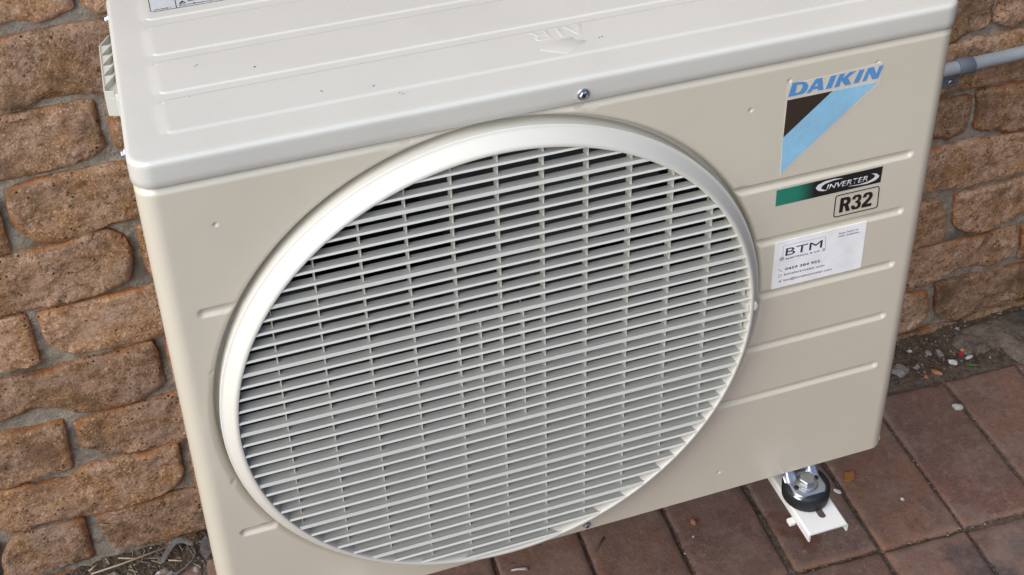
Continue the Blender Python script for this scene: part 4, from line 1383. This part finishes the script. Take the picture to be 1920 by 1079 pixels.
# ---- prints and stickers on the front panel
emb = acp('brand_film', prism('brand_film', D['film'], -0.0002, 0.0008, FRONT), M['film'])
YS = -0.00045
def decal(name, pts, y, mat, parent, holes=(), back=0.0001):
    return acp(name, prism(name, pts, y, y + 0.00022, FRONT, holes=holes), mat, parent)
for o_, h_ in (('D_o', 'D_i'), ('A_o', 'A_i'), ('I1', None), ('K', None), ('I2', None), ('N', None)):
    decal('brand_letter', D[o_], YS, M['blue_text'], emb, [D[h_]] if h_ else ())
decal('brand_wedge', D['wedge'], YS, M['brown_print'], emb)
decal('brand_stripe', D['stripe'], YS, M['blue_stripe'], emb)
st = acp('inverter_strip', prism('inverter_strip', D['strip'], -0.0002, 0.0008, FRONT), M['strip'])
decal('swoosh', D['sw1'], YS, M['white_print'], st)
decal('swoosh', D['sw2'], YS, M['white_print'], st)
acp('lettering', text_mesh('lettering', 'INVERTER', *D['inv'], YS, bold=0.004), M['white_print'], st)
fr = D['r32f']
def inset_quad(q, d):
    c = np.mean(q, 0)
    return [tuple(np.array(p) + d * np.sign(c - np.array(p))) for p in q]
def rq(q, r):
    out = []
    n = len(q)
    for i in range(n):
        a, b, c = np.array(q[i - 1]), np.array(q[i]), np.array(q[(i + 1) % n])
        u = (a - b) / np.linalg.norm(a - b)
        v = (c - b) / np.linalg.norm(c - b)
        for t in np.linspace(0, 1, 6):
            out.append(tuple((1 - t) ** 2 * (b + u * r) + 2 * t * (1 - t) * b + t * t * (b + v * r)))
    return out
rf = acp('refrigerant_frame', prism('refrigerant_frame', rq(fr, 0.003), -0.00035, 0.0006, FRONT, holes=[rq(inset_quad(fr, 0.00085), 0.0023)]), M['black_print'])
G_R = [(0, 0), (.32, 0), (.32, .40), (.44, .40), (.62, 0), (.98, 0), (.74, .45), (.89, .55), (.93, .72), (.87, .9), (.68, 1), (0, 1)]
G_Ri = [(.32, .58), (.32, .82), (.5, .82), (.6, .76), (.6, .64), (.5, .58)]
G_3 = [(0, .30), (.02, .12), (.2, 0), (.70, 0), (.92, .1), (.97, .28), (.92, .43), (.76, .51), (.89, .59), (.93, .74), (.87, .92), (.66, 1), (.25, 1), (.05, .9), (.02, .72), (.32, .72), (.35, .82), (.48, .85), (.60, .81), (.62, .71), (.57, .60), (.38, .58), (.38, .44), (.58, .42), (.64, .30), (.61, .19), (.48, .15), (.35, .19), (.33, .30)]
G_2 = [(0, 0), (.95, 0), (.95, .2), (.44, .2), (.80, .46), (.94, .63), (.94, .82), (.83, .95), (.62, 1), (.25, 1), (.06, .9), (.01, .69), (.32, .69), (.35, .82), (.47, .85), (.60, .81), (.62, .70), (.54, .59), (.02, .22)]
O_, E_, T_ = (np.array(v) for v in D['r32'])
for gl, gh, x_, w_ in ((G_R, G_Ri, 0.0, 0.345), (G_3, None, 0.36, 0.31), (G_2, None, 0.69, 0.32)):
    f_ = lambda L: [tuple(O_ + (x_ + w_ * u) * (E_ - O_) + v * (T_ - O_)) for u, v in L]
    decal('lettering', f_(gl), -0.00035, M['black_print'], rf, [f_(gh)] if gh else ())
card = acp('installer_sticker', prism('installer_sticker', D['card'], -0.00025, 0.0006, FRONT), M['card'])
YC = -0.0004
acp('lettering', text_mesh('lettering', 'BTM', *D['btm'], YC), M['navy_print'], card)
acp('lettering', text_mesh('lettering', 'ELECTRICAL & AIR', *D['elec'], YC, bold=0.012), M['navy_print'], card)
acp('lettering', text_mesh('lettering', '0459 384 955', *D['tel'], YC, bold=0.015), M['ink'], card)
acp('lettering', text_mesh('lettering', 'btmelectricalair.com', *D['web'], YC), M['ink'], card)
acp('lettering', text_mesh('lettering', 'ben@btmelectricalair.com', *D['mail'], YC), M['ink'], card)
acp('lettering', text_mesh('lettering', 'Scan here to', *D['scan1'], YC), M['ink'], card)
acp('lettering', text_mesh('lettering', 'visit website', *D['scan2'], YC), M['ink'], card)
f1 = D['frame1']
for a, b in ((0, 1), (1, 2), (2, 3)):
    A_, B_ = np.array(f1[a]), np.array(f1[b])
    d = (B_ - A_) / np.linalg.norm(B_ - A_)
    s = np.array([-d[1], d[0]]) * 0.00022
    decal('logo_line', [tuple(A_ + s), tuple(B_ + s), tuple(B_ - s), tuple(A_ - s)], YC, M['grey_print'], card)
def disc(c, r, n=14, k=1.0):
    return [(c[0] + r * math.cos(2 * math.pi * i / n), c[1] + k * r * math.sin(2 * math.pi * i / n)) for i in range(n)]
ic = D['ic']
def star(c, r):
    return [(c[0] + (r if i % 2 == 0 else r * .4) * math.cos(math.pi * i / 6), c[1] + (r if i % 2 == 0 else r * .4) * math.sin(math.pi * i / 6)) for i in range(12)]
decal('plug_icon', [(ic[0][0] + a * 0.0024, ic[0][1] + b * 0.0024) for a, b in ((-1, .3), (-.6, 1), (.6, 1), (1, .3), (1, -.4), (.6, -.4), (.6, -1), (.3, -1), (.3, -.4), (-.3, -.4), (-.3, -1), (-.6, -1), (-.6, -.4), (-1, -.4))], YC, M['grey_print'], card)
decal('snowflake_icon', star(ic[1], 0.0028), YC, M['grey_print'], card)
decal('phone_icon', [(ic[2][0] + a * 0.0019, ic[2][1] + b * 0.0019) for a, b in ((-1, 1), (-.4, 1), (-.2, .35), (-.5, .1), (.1, -.5), (.4, -.2), (1, -.4), (1, -1), (.4, -1), (-.6, -.2), (-1, .5))], YC, M['grey_print'], card)
decal('globe_icon', disc(ic[3], 0.0020), YC, M['grey_print'], card, [disc(ic[3], 0.0013)])
decal('plane_icon', [(ic[4][0] + a * 0.0024, ic[4][1] + b * 0.0024) for a, b in ((-1, -.1), (1, .9), (.5, -.9), (0, -.3), (-.4, -.9), (-.35, -.2))], YC, M['grey_print'], card)

# ---- caution label on the top cover (only its front edge is in view)
LX0, LX1, LY0, LY1 = 0.0355, 0.220, 0.2303, 0.2640
def topdecal(name, pts, dz, mat, parent, holes=()):
    return acp(name, prism(name, pts, LT + dz, LT + dz + 0.00015, TOPP, holes=holes), mat, parent)
lab = topdecal('caution_label', rrect(LX0 + 0.0001, LX1, LY0 + 0.0001, LY1, 0.003, 5), 0.0001, M['label'], lid)
topdecal('label_border', rrect(LX0, LX1, LY0, LY1, 0.0032, 6), 0.0003, M['black_print'], lab, [rrect(LX0 + 0.0006, LX1 - 0.0006, LY0 + 0.0006, LY1 - 0.0006, 0.0026, 6)])
topdecal('label_line', [(0.0580, LY0), (0.0586, LY0), (0.0586, LY1), (0.0580, LY1)], 0.00035, M['black_print'], lab)
def arcpts(cx_, cy_, r, r2, a0, a1, n=20):
    o1 = [(cx_ + r * math.cos(R_(a0 + (a1 - a0) * i / n)), cy_ + r * math.sin(R_(a0 + (a1 - a0) * i / n)) * 0.95) for i in range(n + 1)]
    o2 = [(cx_ + r2 * math.cos(R_(a1 + (a0 - a1) * i / n)), cy_ + r2 * math.sin(R_(a1 + (a0 - a1) * i / n)) * 0.95) for i in range(n + 1)]
    return o1 + o2
topdecal('label_ring', arcpts(0.0465, 0.2660, 0.0095, 0.0080, 180, 360), 0.0004, M['black_print'], lab)
tri = [(0.0610, 0.2372), (0.0672, 0.2372), (0.0641, 0.2432)]
tri_i = [(0.0622, 0.2379), (0.0660, 0.2379), (0.0641, 0.2418)]
topdecal('warning_triangle', tri, 0.0004, M['black_print'], lab, [tri_i])
topdecal('warning_mark', [(0.06375, 0.2388), (0.06445, 0.2388), (0.0646, 0.2410), (0.0636, 0.2410)], 0.0004, M['black_print'], lab)
def toptext(body, x, y, w_, h_, bold=0.0):
    me = text_mesh('lettering', body, (x, y), (x + w_, y), (x, y + h_), 0, bold=bold)
    co = np.zeros(len(me.vertices) * 3)
    me.vertices.foreach_get('co', co)
    co = co.reshape(-1, 3)
    out = np.stack([co[:, 0], co[:, 2], LT + 0.0004 - co[:, 1]], 1)
    me.vertices.foreach_set('co', out.ravel())
    me.update()
    acp('lettering', me, M['black_print'], lab)
toptext('4P618008-1', 0.0385, 0.2328, 0.0150, 0.0018, 0.01)
toptext('ข้อควรระวัง', 0.0690, 0.2395, 0.0200, 0.0032, 0.02)
toptext('ห้ามวางสิ่งของบนเครื่อง และห้ามปีน', 0.0610, 0.2330, 0.0560, 0.0026, 0.01)
toptext('注意', 0.0602, 0.2462, 0.0070, 0.0030, 0.02)

# grit fallen on the top cover
V, F = [], []
for x, y in D['specks']:
    for _ in range(2):
        low_geo(V, F, (x + random.gauss(0, 0.0009), y + random.gauss(0, 0.0007), LT + 0.0004), 0.0007)
tag(link('lid_grit', mesh('lid_grit', V, F, False), M['twig']), kind='stuff')

# ================================================================ BRACKET AND MOUNT
br = empty('wall_bracket', (0.602, 0.1, -0.0325), 'white steel bracket arm with a slotted end, sticking out below the unit', 'bracket')
def brp(name, me, mat, parent=None):
    o = link(name, me, mat, parent if parent is not None else br)
    if parent is None:
        o.location = -br.location
    return o
AX0, AX1, AY0, AY1, AZ = 0.5795, 0.6240, -0.0545, 0.398, -0.0325
def slot(y0, y1, x=0.6045, r=0.0042):
    n = 10
    return [(x + r * math.cos(math.pi * (1 + i / n)), y0 + r + r * math.sin(math.pi * (1 + i / n))) for i in range(n + 1)] + \
           [(x + r * math.cos(math.pi * i / n), y1 - r + r * math.sin(math.pi * i / n)) for i in range(n + 1)]
slots = [slot(-0.0400, 0.014), slot(0.10, 0.15), slot(0.20, 0.25)]
arm_out = [(AX0 + 0.002, AY0), (AX1 - 0.002, AY0), (AX1 - 0.002, AY1), (AX0 + 0.002, AY1)]
arm = brp('arm', prism('arm', arm_out, AZ - 0.0018, AZ, TOPP, holes=slots), M['white_coat'])
def flange(x0, sgn, name='flange'):
    # rounded bend and hanging side
    prof = []
    r = 0.002
    for k in range(5):
        a = R_(90 * k / 4)
        prof.append((x0 + sgn * (r * math.sin(a)), AZ - r + r * math.cos(a)))
    prof += [(x0 + sgn * r, AZ - 0.0105), (x0 + sgn * (r - 0.0018), AZ - 0.0105), (x0 + sgn * (r - 0.0018), AZ - r)]
    n = len(prof)
    V = [(x, y, z) for y in (AY0, AY1) for x, z in prof]
    F = [(i, (i + 1) % n, n + (i + 1) % n, n + i) for i in range(n)] + [tuple(range(n)), tuple(range(n, 2 * n))]
    me = mesh(name, V, F)
    fix_normals(me)
    return sharp(me, 40)
brp('flange', flange(AX0 + 0.002, -1), M['white_coat'])
brp('flange', flange(AX1 - 0.002, 1), M['white_coat'])
brp('lug', box_mesh('lug', AX0 - 0.0075, AX0 - 0.0002, -0.030, -0.0225, AZ - 0.0135, AZ - 0.0085, 0.0012), M['white_coat'])
brp('wall_rail', box_mesh('wall_rail', 0.06, AX1 + 0.010, 0.3890, 0.3985, -0.075, -0.036, 0.002), M['white_coat'])
LXS = 0.097 - AX0
brp('arm', prism('arm', [(a + LXS, c_) for a, c_ in arm_out], AZ - 0.0018, AZ, TOPP, holes=[[(a + LXS, c_) for a, c_ in s_] for s_ in slots]), M['white_coat'])
brp('flange', flange(AX0 + 0.002 + LXS, -1), M['white_coat'])
brp('flange', flange(AX1 - 0.002 + LXS, 1), M['white_coat'])

mt = empty('rubber_mount', (FX + 0.0005, FY + 0.001, AZ), 'round black rubber mount bolted on the white bracket arm', 'mount')
def mtp(name, me, mat, parent=None):
    o = link(name, me, mat, parent if parent is not None else mt)
    if parent is None:
        o.location = -mt.location
    return o
PX_, PY_ = FX + 0.0010, FY + 0.0020
pk = lambda a, b, h: (PX_ + a, PY_ + b, h)
mtp('rubber_puck', sharp(lathe('rubber_puck', [(0.0, AZ + 0.0002), (0.0222, AZ + 0.0002), (0.0241, AZ + 0.0025), (0.0245, AZ + 0.009), (0.0245, AZ + 0.0165), (0.0230, AZ + 0.0190), (0.0195, AZ + 0.0205), (0.0, AZ + 0.0205)], 64, pk), 40), M['rubber'])
bk = lambda a, b, h: (FX + a, FY + b, h)
mtp('washer', sharp(lathe('washer', [(0.0, -0.0112), (0.0110, -0.0112), (0.0110, -0.0098), (0.0104, -0.0094), (0.0080, -0.0093), (0.0, -0.0093)], 40, bk), 40), M['steel'])
hd = lathe('bolt_head', [(0.0086, -0.0094), (0.0086, -0.0040), (0.0080, -0.0034), (0.0066, -0.0031), (0.0, -0.0031)], 6, bk, smooth=False)
mtp('bolt_head', hd, M['steel'])

# ================================================================ CONDUIT
PR = 0.0093
def pipe_pt(x):
    return (x, wy(x) - PR - 0.0022, 0.1595 + 0.002 * (x - 1.0))
cp = empty('conduit', pipe_pt(1.0), 'grey plastic conduit pipe running along the brick wall right of the unit', 'pipe')
o = link('pipe', tube('pipe', [pipe_pt(x) for x in np.linspace(0.52, 2.4, 30)], PR, 28), M['pvc'], cp)
o.location = -cp.location
sx = 1.052
p0 = Vector(pipe_pt(sx))
sa = empty('pipe_saddle', p0, 'dark grey saddle clip holding the conduit to the wall', 'clip')
V, F = [], []
n = 26
wd = 0.0118
def sad_pt(a, r, w_):
    return (w_, -r * math.cos(a), r * math.sin(a))
for (w_, r) in ((-wd, PR + 0.0002), (-wd, PR + 0.0017), (-wd + 0.0008, PR + 0.0022), (wd - 0.0008, PR + 0.0022), (wd, PR + 0.0017), (wd, PR + 0.0002)):
    for i in range(n + 1):
        a = R_(-112 + 224 * i / n)
        V.append(sad_pt(a, r, w_))
m = n + 1
for l in range(5):
    for i in range(n):
        F.append((l * m + i, l * m + i + 1, (l + 1) * m + i + 1, (l + 1) * m + i))
me = mesh('strap', V, F)
fix_normals(me)
link('strap', sharp(me, 40), M['saddle'], sa)
link('foot_tab', box_mesh('foot_tab', -wd - 0.011, wd - 0.010, PR - 0.0012, PR + 0.0012, -PR - 0.0275, -PR + 0.001, 0.0008), M['saddle'], sa)
lo = Vector((-0.0095, PR - 0.0013, -PR - 0.0195))
s3 = lambda a, b, h: (lo.x + a, lo.y - h, lo.z + b)
so_ = link('saddle_screw', sharp(lathe('saddle_screw', [(0.0052, 0.0), (0.0050, 0.0012), (0.0036, 0.0022), (0.0028, 0.0022), (0.0026, 0.0012), (0.0, 0.0011)], 28, s3), 35), M['steel'], sa)
link('cross_slot', prism('cross_slot', [(-0.0028, -0.0005), (0.0028, -0.0005), (0.0028, 0.0005), (-0.0028, 0.0005)], 0.0010, 0.0018, s3), M['hole'], so_)

# ================================================================ DEBRIS
def single_pebble(c, r, seed, sq, name='pebble'):
    V, F = [], []
    pebble_geo(V, F, (0, 0, 0), r, seed, sq)
    me = mesh(name, V, F, False)
    return me
def put(name, me, mat, c, label, cat, group=None):
    o = link(name, me, mat)
    o.location = c
    tag(o, label, cat, group)
    return o
def gz(x, y):
    return soilz(x, y)[2] if y > 0.337 else ZG + 0.0005
# slab of mortar by the wall
sl = np.array(D['mortar_slab'])
sc_c = sl.mean(0)
out = []
for i in range(len(sl)):
    a, b = sl[i] - sc_c, sl[(i + 1) % len(sl)] - sc_c
    k = max(1, int(np.hypot(*(b - a)) / 0.005))
    for j in range(k):
        q = a + (b - a) * j / k
        q = q * (1 + 0.02 * noise.noise(Vector((q[0] * 90, q[1] * 90, 2))))
        out.append(q)
out = np.array(out)
gx, gy = np.meshgrid(np.arange(out[:, 0].min(), out[:, 0].max(), 0.004), np.arange(out[:, 1].min(), out[:, 1].max(), 0.004))
G = np.stack([gx.ravel(), gy.ravel()], 1) + rng.normal(0, 0.0006, (gx.size, 2))
G = G[inside_np(G, out)]
G = G[dist_np(G, out) > 0.002]
vo, eo, fo, *_ = delaunay_2d_cdt([Vector(p) for p in np.concatenate([out, G])], [(i, (i + 1) % len(out)) for i in range(len(out))], [], 1, 1e-7)
va = np.array([tuple(v) for v in vo])
dd = dist_np(va, out)
V = [(x, y, 0.010 * min(1, d / 0.010) ** 0.6 + 0.004 * fb(x, y, 3, 26) * min(1, d / 0.01) - (0.006 if noise.noise(Vector((x * 75, y * 140, 4))) > 0.42 else 0) - 0.006) for (x, y), d in zip(va, dd)]
put('mortar_lump', mesh('mortar_lump', V, [tuple(f) for f in fo]), M['slab'], (sc_c[0], sc_c[1], ZG + 0.002), 'flat grey brown lump of old mortar on the soil between paving and wall', 'mortar lump')

S = D['stones']
def stone(i, r, sq, mat, label, cat='pebble', group=None):
    x, y = S[i]
    put('pebble', single_pebble(None, r, i + 3.3, sq), mat, (x, y, gz(x, y) + r * 0.35), label, cat, group)
stone(0, 0.0062, (1.25, 0.75, 0.5), M['pebble_white'], 'largest white oval pebble on the dark soil right of the unit')
stone(1, 0.0055, (1.3, 0.6, 0.5), M['pebble_white'], 'flat white pebble on the soil beside a red scrap')
stone(2, 0.0050, (1, 0.8, 0.6), M['brick_bit'], 'orange brick crumb against the edge of the mortar lump', 'brick crumb')
stone(3, 0.0042, (1, 0.9, 0.8), M['pebble_white'], 'small white stone on the soil nearest the right edge of the unit')
stone(4, 0.0052, (1.1, 0.9, 0.6), M['pebble_grey'], 'grey pebble on the soil, left of two side by side')
stone(5, 0.0070, (1.2, 0.8, 0.5), M['pebble_grey'], 'grey pebble on the soil, larger right one of two side by side')
stone(6, 0.0060, (1.5, 0.6, 0.5), M['brick_bit'], 'long orange brick chip on the soil at the paver edge', 'brick crumb')
stone(7, 0.0042, (1.1, 0.8, 0.5), M['brick_bit'], 'small orange brick crumb at the paver edge close to the unit', 'brick crumb')
stone(8, 0.0120, (1.0, 1.0, 0.45), M['pebble_grey'], 'broad flat grey stone on the soil just behind the unit corner')
x, y = D['bits'][0]
put('plastic_scrap', prism('plastic_scrap', [(-0.005, -0.003), (0.004, -0.001), (0.005, 0.004), (-0.001, 0.003)], 0, 0.001, TOPP), M['red_scrap'], (x, y, gz(x, y) + 0.003), 'tiny red plastic scrap lying on the soil', 'scrap')
x, y = D['bits'][1]
put('leaf', prism('leaf', [(-0.008, 0.003), (-0.006, 0.0045), (0.006, -0.001), (0.008, -0.003), (0.002, -0.002), (-0.006, 0.001)], 0, 0.0008, TOPP), M['green_leaf'], (x, y, gz(x, y) + 0.004), 'small bright green leaf scrap on the soil at the paver edge', 'leaf')
C = D['chips']
def chip(i, r, sq, mat, label, cat='stone chip'):
    x, y = C[i]
    put('stone_chip', single_pebble(None, r, i + 20.1, sq), mat, (x, y, ZG + r * sq[2] * 0.5), label, cat)
chip(0, 0.0078, (1.0, 0.85, 0.45), M['pebble_white'], 'white stone chip lying across a paver joint right of the unit')
chip(2, 0.0042, (1, 1, 0.7), M['brick_bit'], 'orange crumb on the pavers below the bottom edge of the unit')
chip(3, 0.0030, (1, .8, .5), M['pebble_white'], 'tiny white chip in the middle of a paver right of the bracket')
chip(4, 0.0018, (1, .8, .5), M['pebble_white'], 'tiny white speck on the pavers left of the bracket, by an orange crumb')
chip(6, 0.0040, (.7, 1.5, .4), M['pebble_white'], 'thin pale chip on the pavers close to the right side of the bracket arm')
x, y = C[5]
put('pale_scrap', tube('pale_scrap', [(-0.011, 0.002, 0), (-0.004, 0.001, 0.001), (0.004, -0.001, 0.001), (0.009, -0.002, 0)], [0.0012, 0.0017, 0.002, 0.0028], 8, 0.6), M['pebble_white'], (x, y, ZG + 0.0018), 'pale bone-shaped scrap on the pavers at the bottom of the picture', 'scrap')
x, y = C[1]
lf = [(-0.010, -0.004), (-0.004, -0.009), (0.003, -0.006), (0.007, -0.001), (0.010, 0.007), (0.003, 0.006), (-0.004, 0.008), (-0.006, 0.002)]
put('leaf', prism('leaf', lf, 0, 0.0012, TOPP), M['orange_leaf'], (x, y, ZG + 0.001), 'crumpled orange leaf fragment on the pavers right of the bracket', 'leaf')
(a, b), (c, d) = D['twig']
put('twig', tube('twig', [(0, 0, 0), ((c - a) * .5 + .001, (d - b) * .5, 0.001), (c - a, d - b, 0)], [0.0010, 0.0012, 0.0008], 6), M['twig'], (a, b, ZG + 0.0012), 'short dark twig on the pavers under the bottom edge of the unit', 'twig')

# dry stuff at the lower left
cpts = D['curl']
c0 = cpts[2]
zc = [0.004, 0.010, 0.014, 0.014, 0.010]
pts = []
for i in range(len(cpts) - 1):
    for t in np.linspace(0, 1, 5)[:-1]:
        pts.append((cpts[i][0] + (cpts[i + 1][0] - cpts[i][0]) * t - c0[0], cpts[i][1] + (cpts[i + 1][1] - cpts[i][1]) * t - c0[1], zc[i] + (zc[i + 1] - zc[i]) * t))
pts.append((cpts[-1][0] - c0[0], cpts[-1][1] - c0[1], zc[-1]))
rad = [(1 + 0.25 * noise.noise(Vector((i * 0.9, 3, 1)))) * 0.0022 + 0.0027 * math.sin(math.pi * (0.08 + 0.75 * i / (len(pts) - 1))) for i in range(len(pts))]
put('bark_strip', tube('bark_strip', pts, rad, 10, 0.45), M['bark'], (c0[0], c0[1], ZG + 0.002), 'grey curled strip of bark on the dry litter at lower left', 'bark')
tp = D['tail']
c0 = tp[1]
put('twig', tube('twig', [(p[0] - c0[0], p[1] - c0[1], 0.004 + 0.003 * math.sin(i)) for i, p in enumerate(tp)], [0.0016, 0.0016, 0.0014, 0.0015, 0.0016, 0.0018], 7), M['bark'], (c0[0], c0[1], ZG + 0.001), 'thin curved grey twig below the bark strip at lower left', 'twig')
sp = D['straw']
def straw(i, j, r, label, mats=M['straw'], k=None):
    a = sp[i]
    ps = [sp[q] for q in ([i, k, j] if k is not None else [i, j])]
    zz = [0.006, 0.008, 0.007]
    put('straw_stalk', tube('straw_stalk', [(p[0] - a[0], p[1] - a[1], zz[n_]) for n_, p in enumerate(ps)], r, 6), mats, (a[0], a[1], ZG + 0.002), label, 'straw')
straw(0, 2, 0.0013, 'longest pale straw stalk across the litter at lower left', k=1)
straw(3, 4, 0.0011, 'short pale straw stalk tight under the bottom brick at lower left')
straw(5, 6, 0.0012, 'short pale straw stalk at the left end of the litter')
straw(7, 8, 0.0010, 'short pale straw stalk inside the curl of the bark strip')
for i, (x, y) in enumerate(D['lstones']):
    r = (0.0065, 0.0042, 0.0062, 0.0070, 0.0060)[i]
    lbl = ('leftmost pale pebble under the long straw at lower left', 'small white pebble in the litter left of the bark strip', 'grey pebble in the litter under the lower end of the bark strip', 'grey pebble beside the red paver at lower left', 'grey pebble by the unit, below the curl of bark')[i]
    put('pebble', single_pebble(None, r, i + 40.3, (1.1, 0.85, 0.7)), M['pebble_white'] if i == 1 else M['pebble_grey'], (x, y, gz(x, y) + r * 0.3), lbl, 'pebble')
x, y = D['leaf'][0]
lf = [(0.000, -0.018), (0.006, -0.012), (0.009, -0.002), (0.007, 0.010), (0.002, 0.018), (-0.004, 0.012), (-0.007, 0.0), (-0.005, -0.012)]
put('leaf', prism('leaf', lf, 0, 0.0015, TOPP, bevel=0.0005), M['dry_leaf'], (x, y, gz(x, y) + 0.010), 'dry grey leaf half hidden by the left edge of the unit', 'leaf')
V, F = [], []
for _ in range(260):       # fine dry litter
    x, y = random.uniform(-0.22, 0.0), random.gauss(0.375, 0.014)
    if y > 0.40:
        continue
    a = random.uniform(0, 3.14)
    L = random.uniform(0.004, 0.022)
    z = gz(x, y) + random.uniform(0.001, 0.005)
    b0 = len(V)
    r = random.uniform(0.0002, 0.0006)
    dx, dy = math.cos(a) * L / 2, math.sin(a) * L / 2
    for s_ in (-1, 1):
        dz = random.uniform(-0.001, 0.002)
        for k in range(3):
            t = 2.094 * k
            V.append((x + s_ * dx - math.sin(a) * r * math.cos(t), y + s_ * dy + math.cos(a) * r * math.cos(t), z + dz + r * math.sin(t)))
    F += [(b0, b0 + 1, b0 + 4, b0 + 3), (b0 + 1, b0 + 2, b0 + 5, b0 + 4), (b0 + 2, b0, b0 + 3, b0 + 5)]
me = mesh('dry_litter', V, F, False)
o = link('dry_litter', me, [M['twig'], M['straw']])
me.polygons.foreach_set('material_index', [0 if (i // 3) % 6 else 1 for i in range(len(F))])
tag(o, kind='stuff')
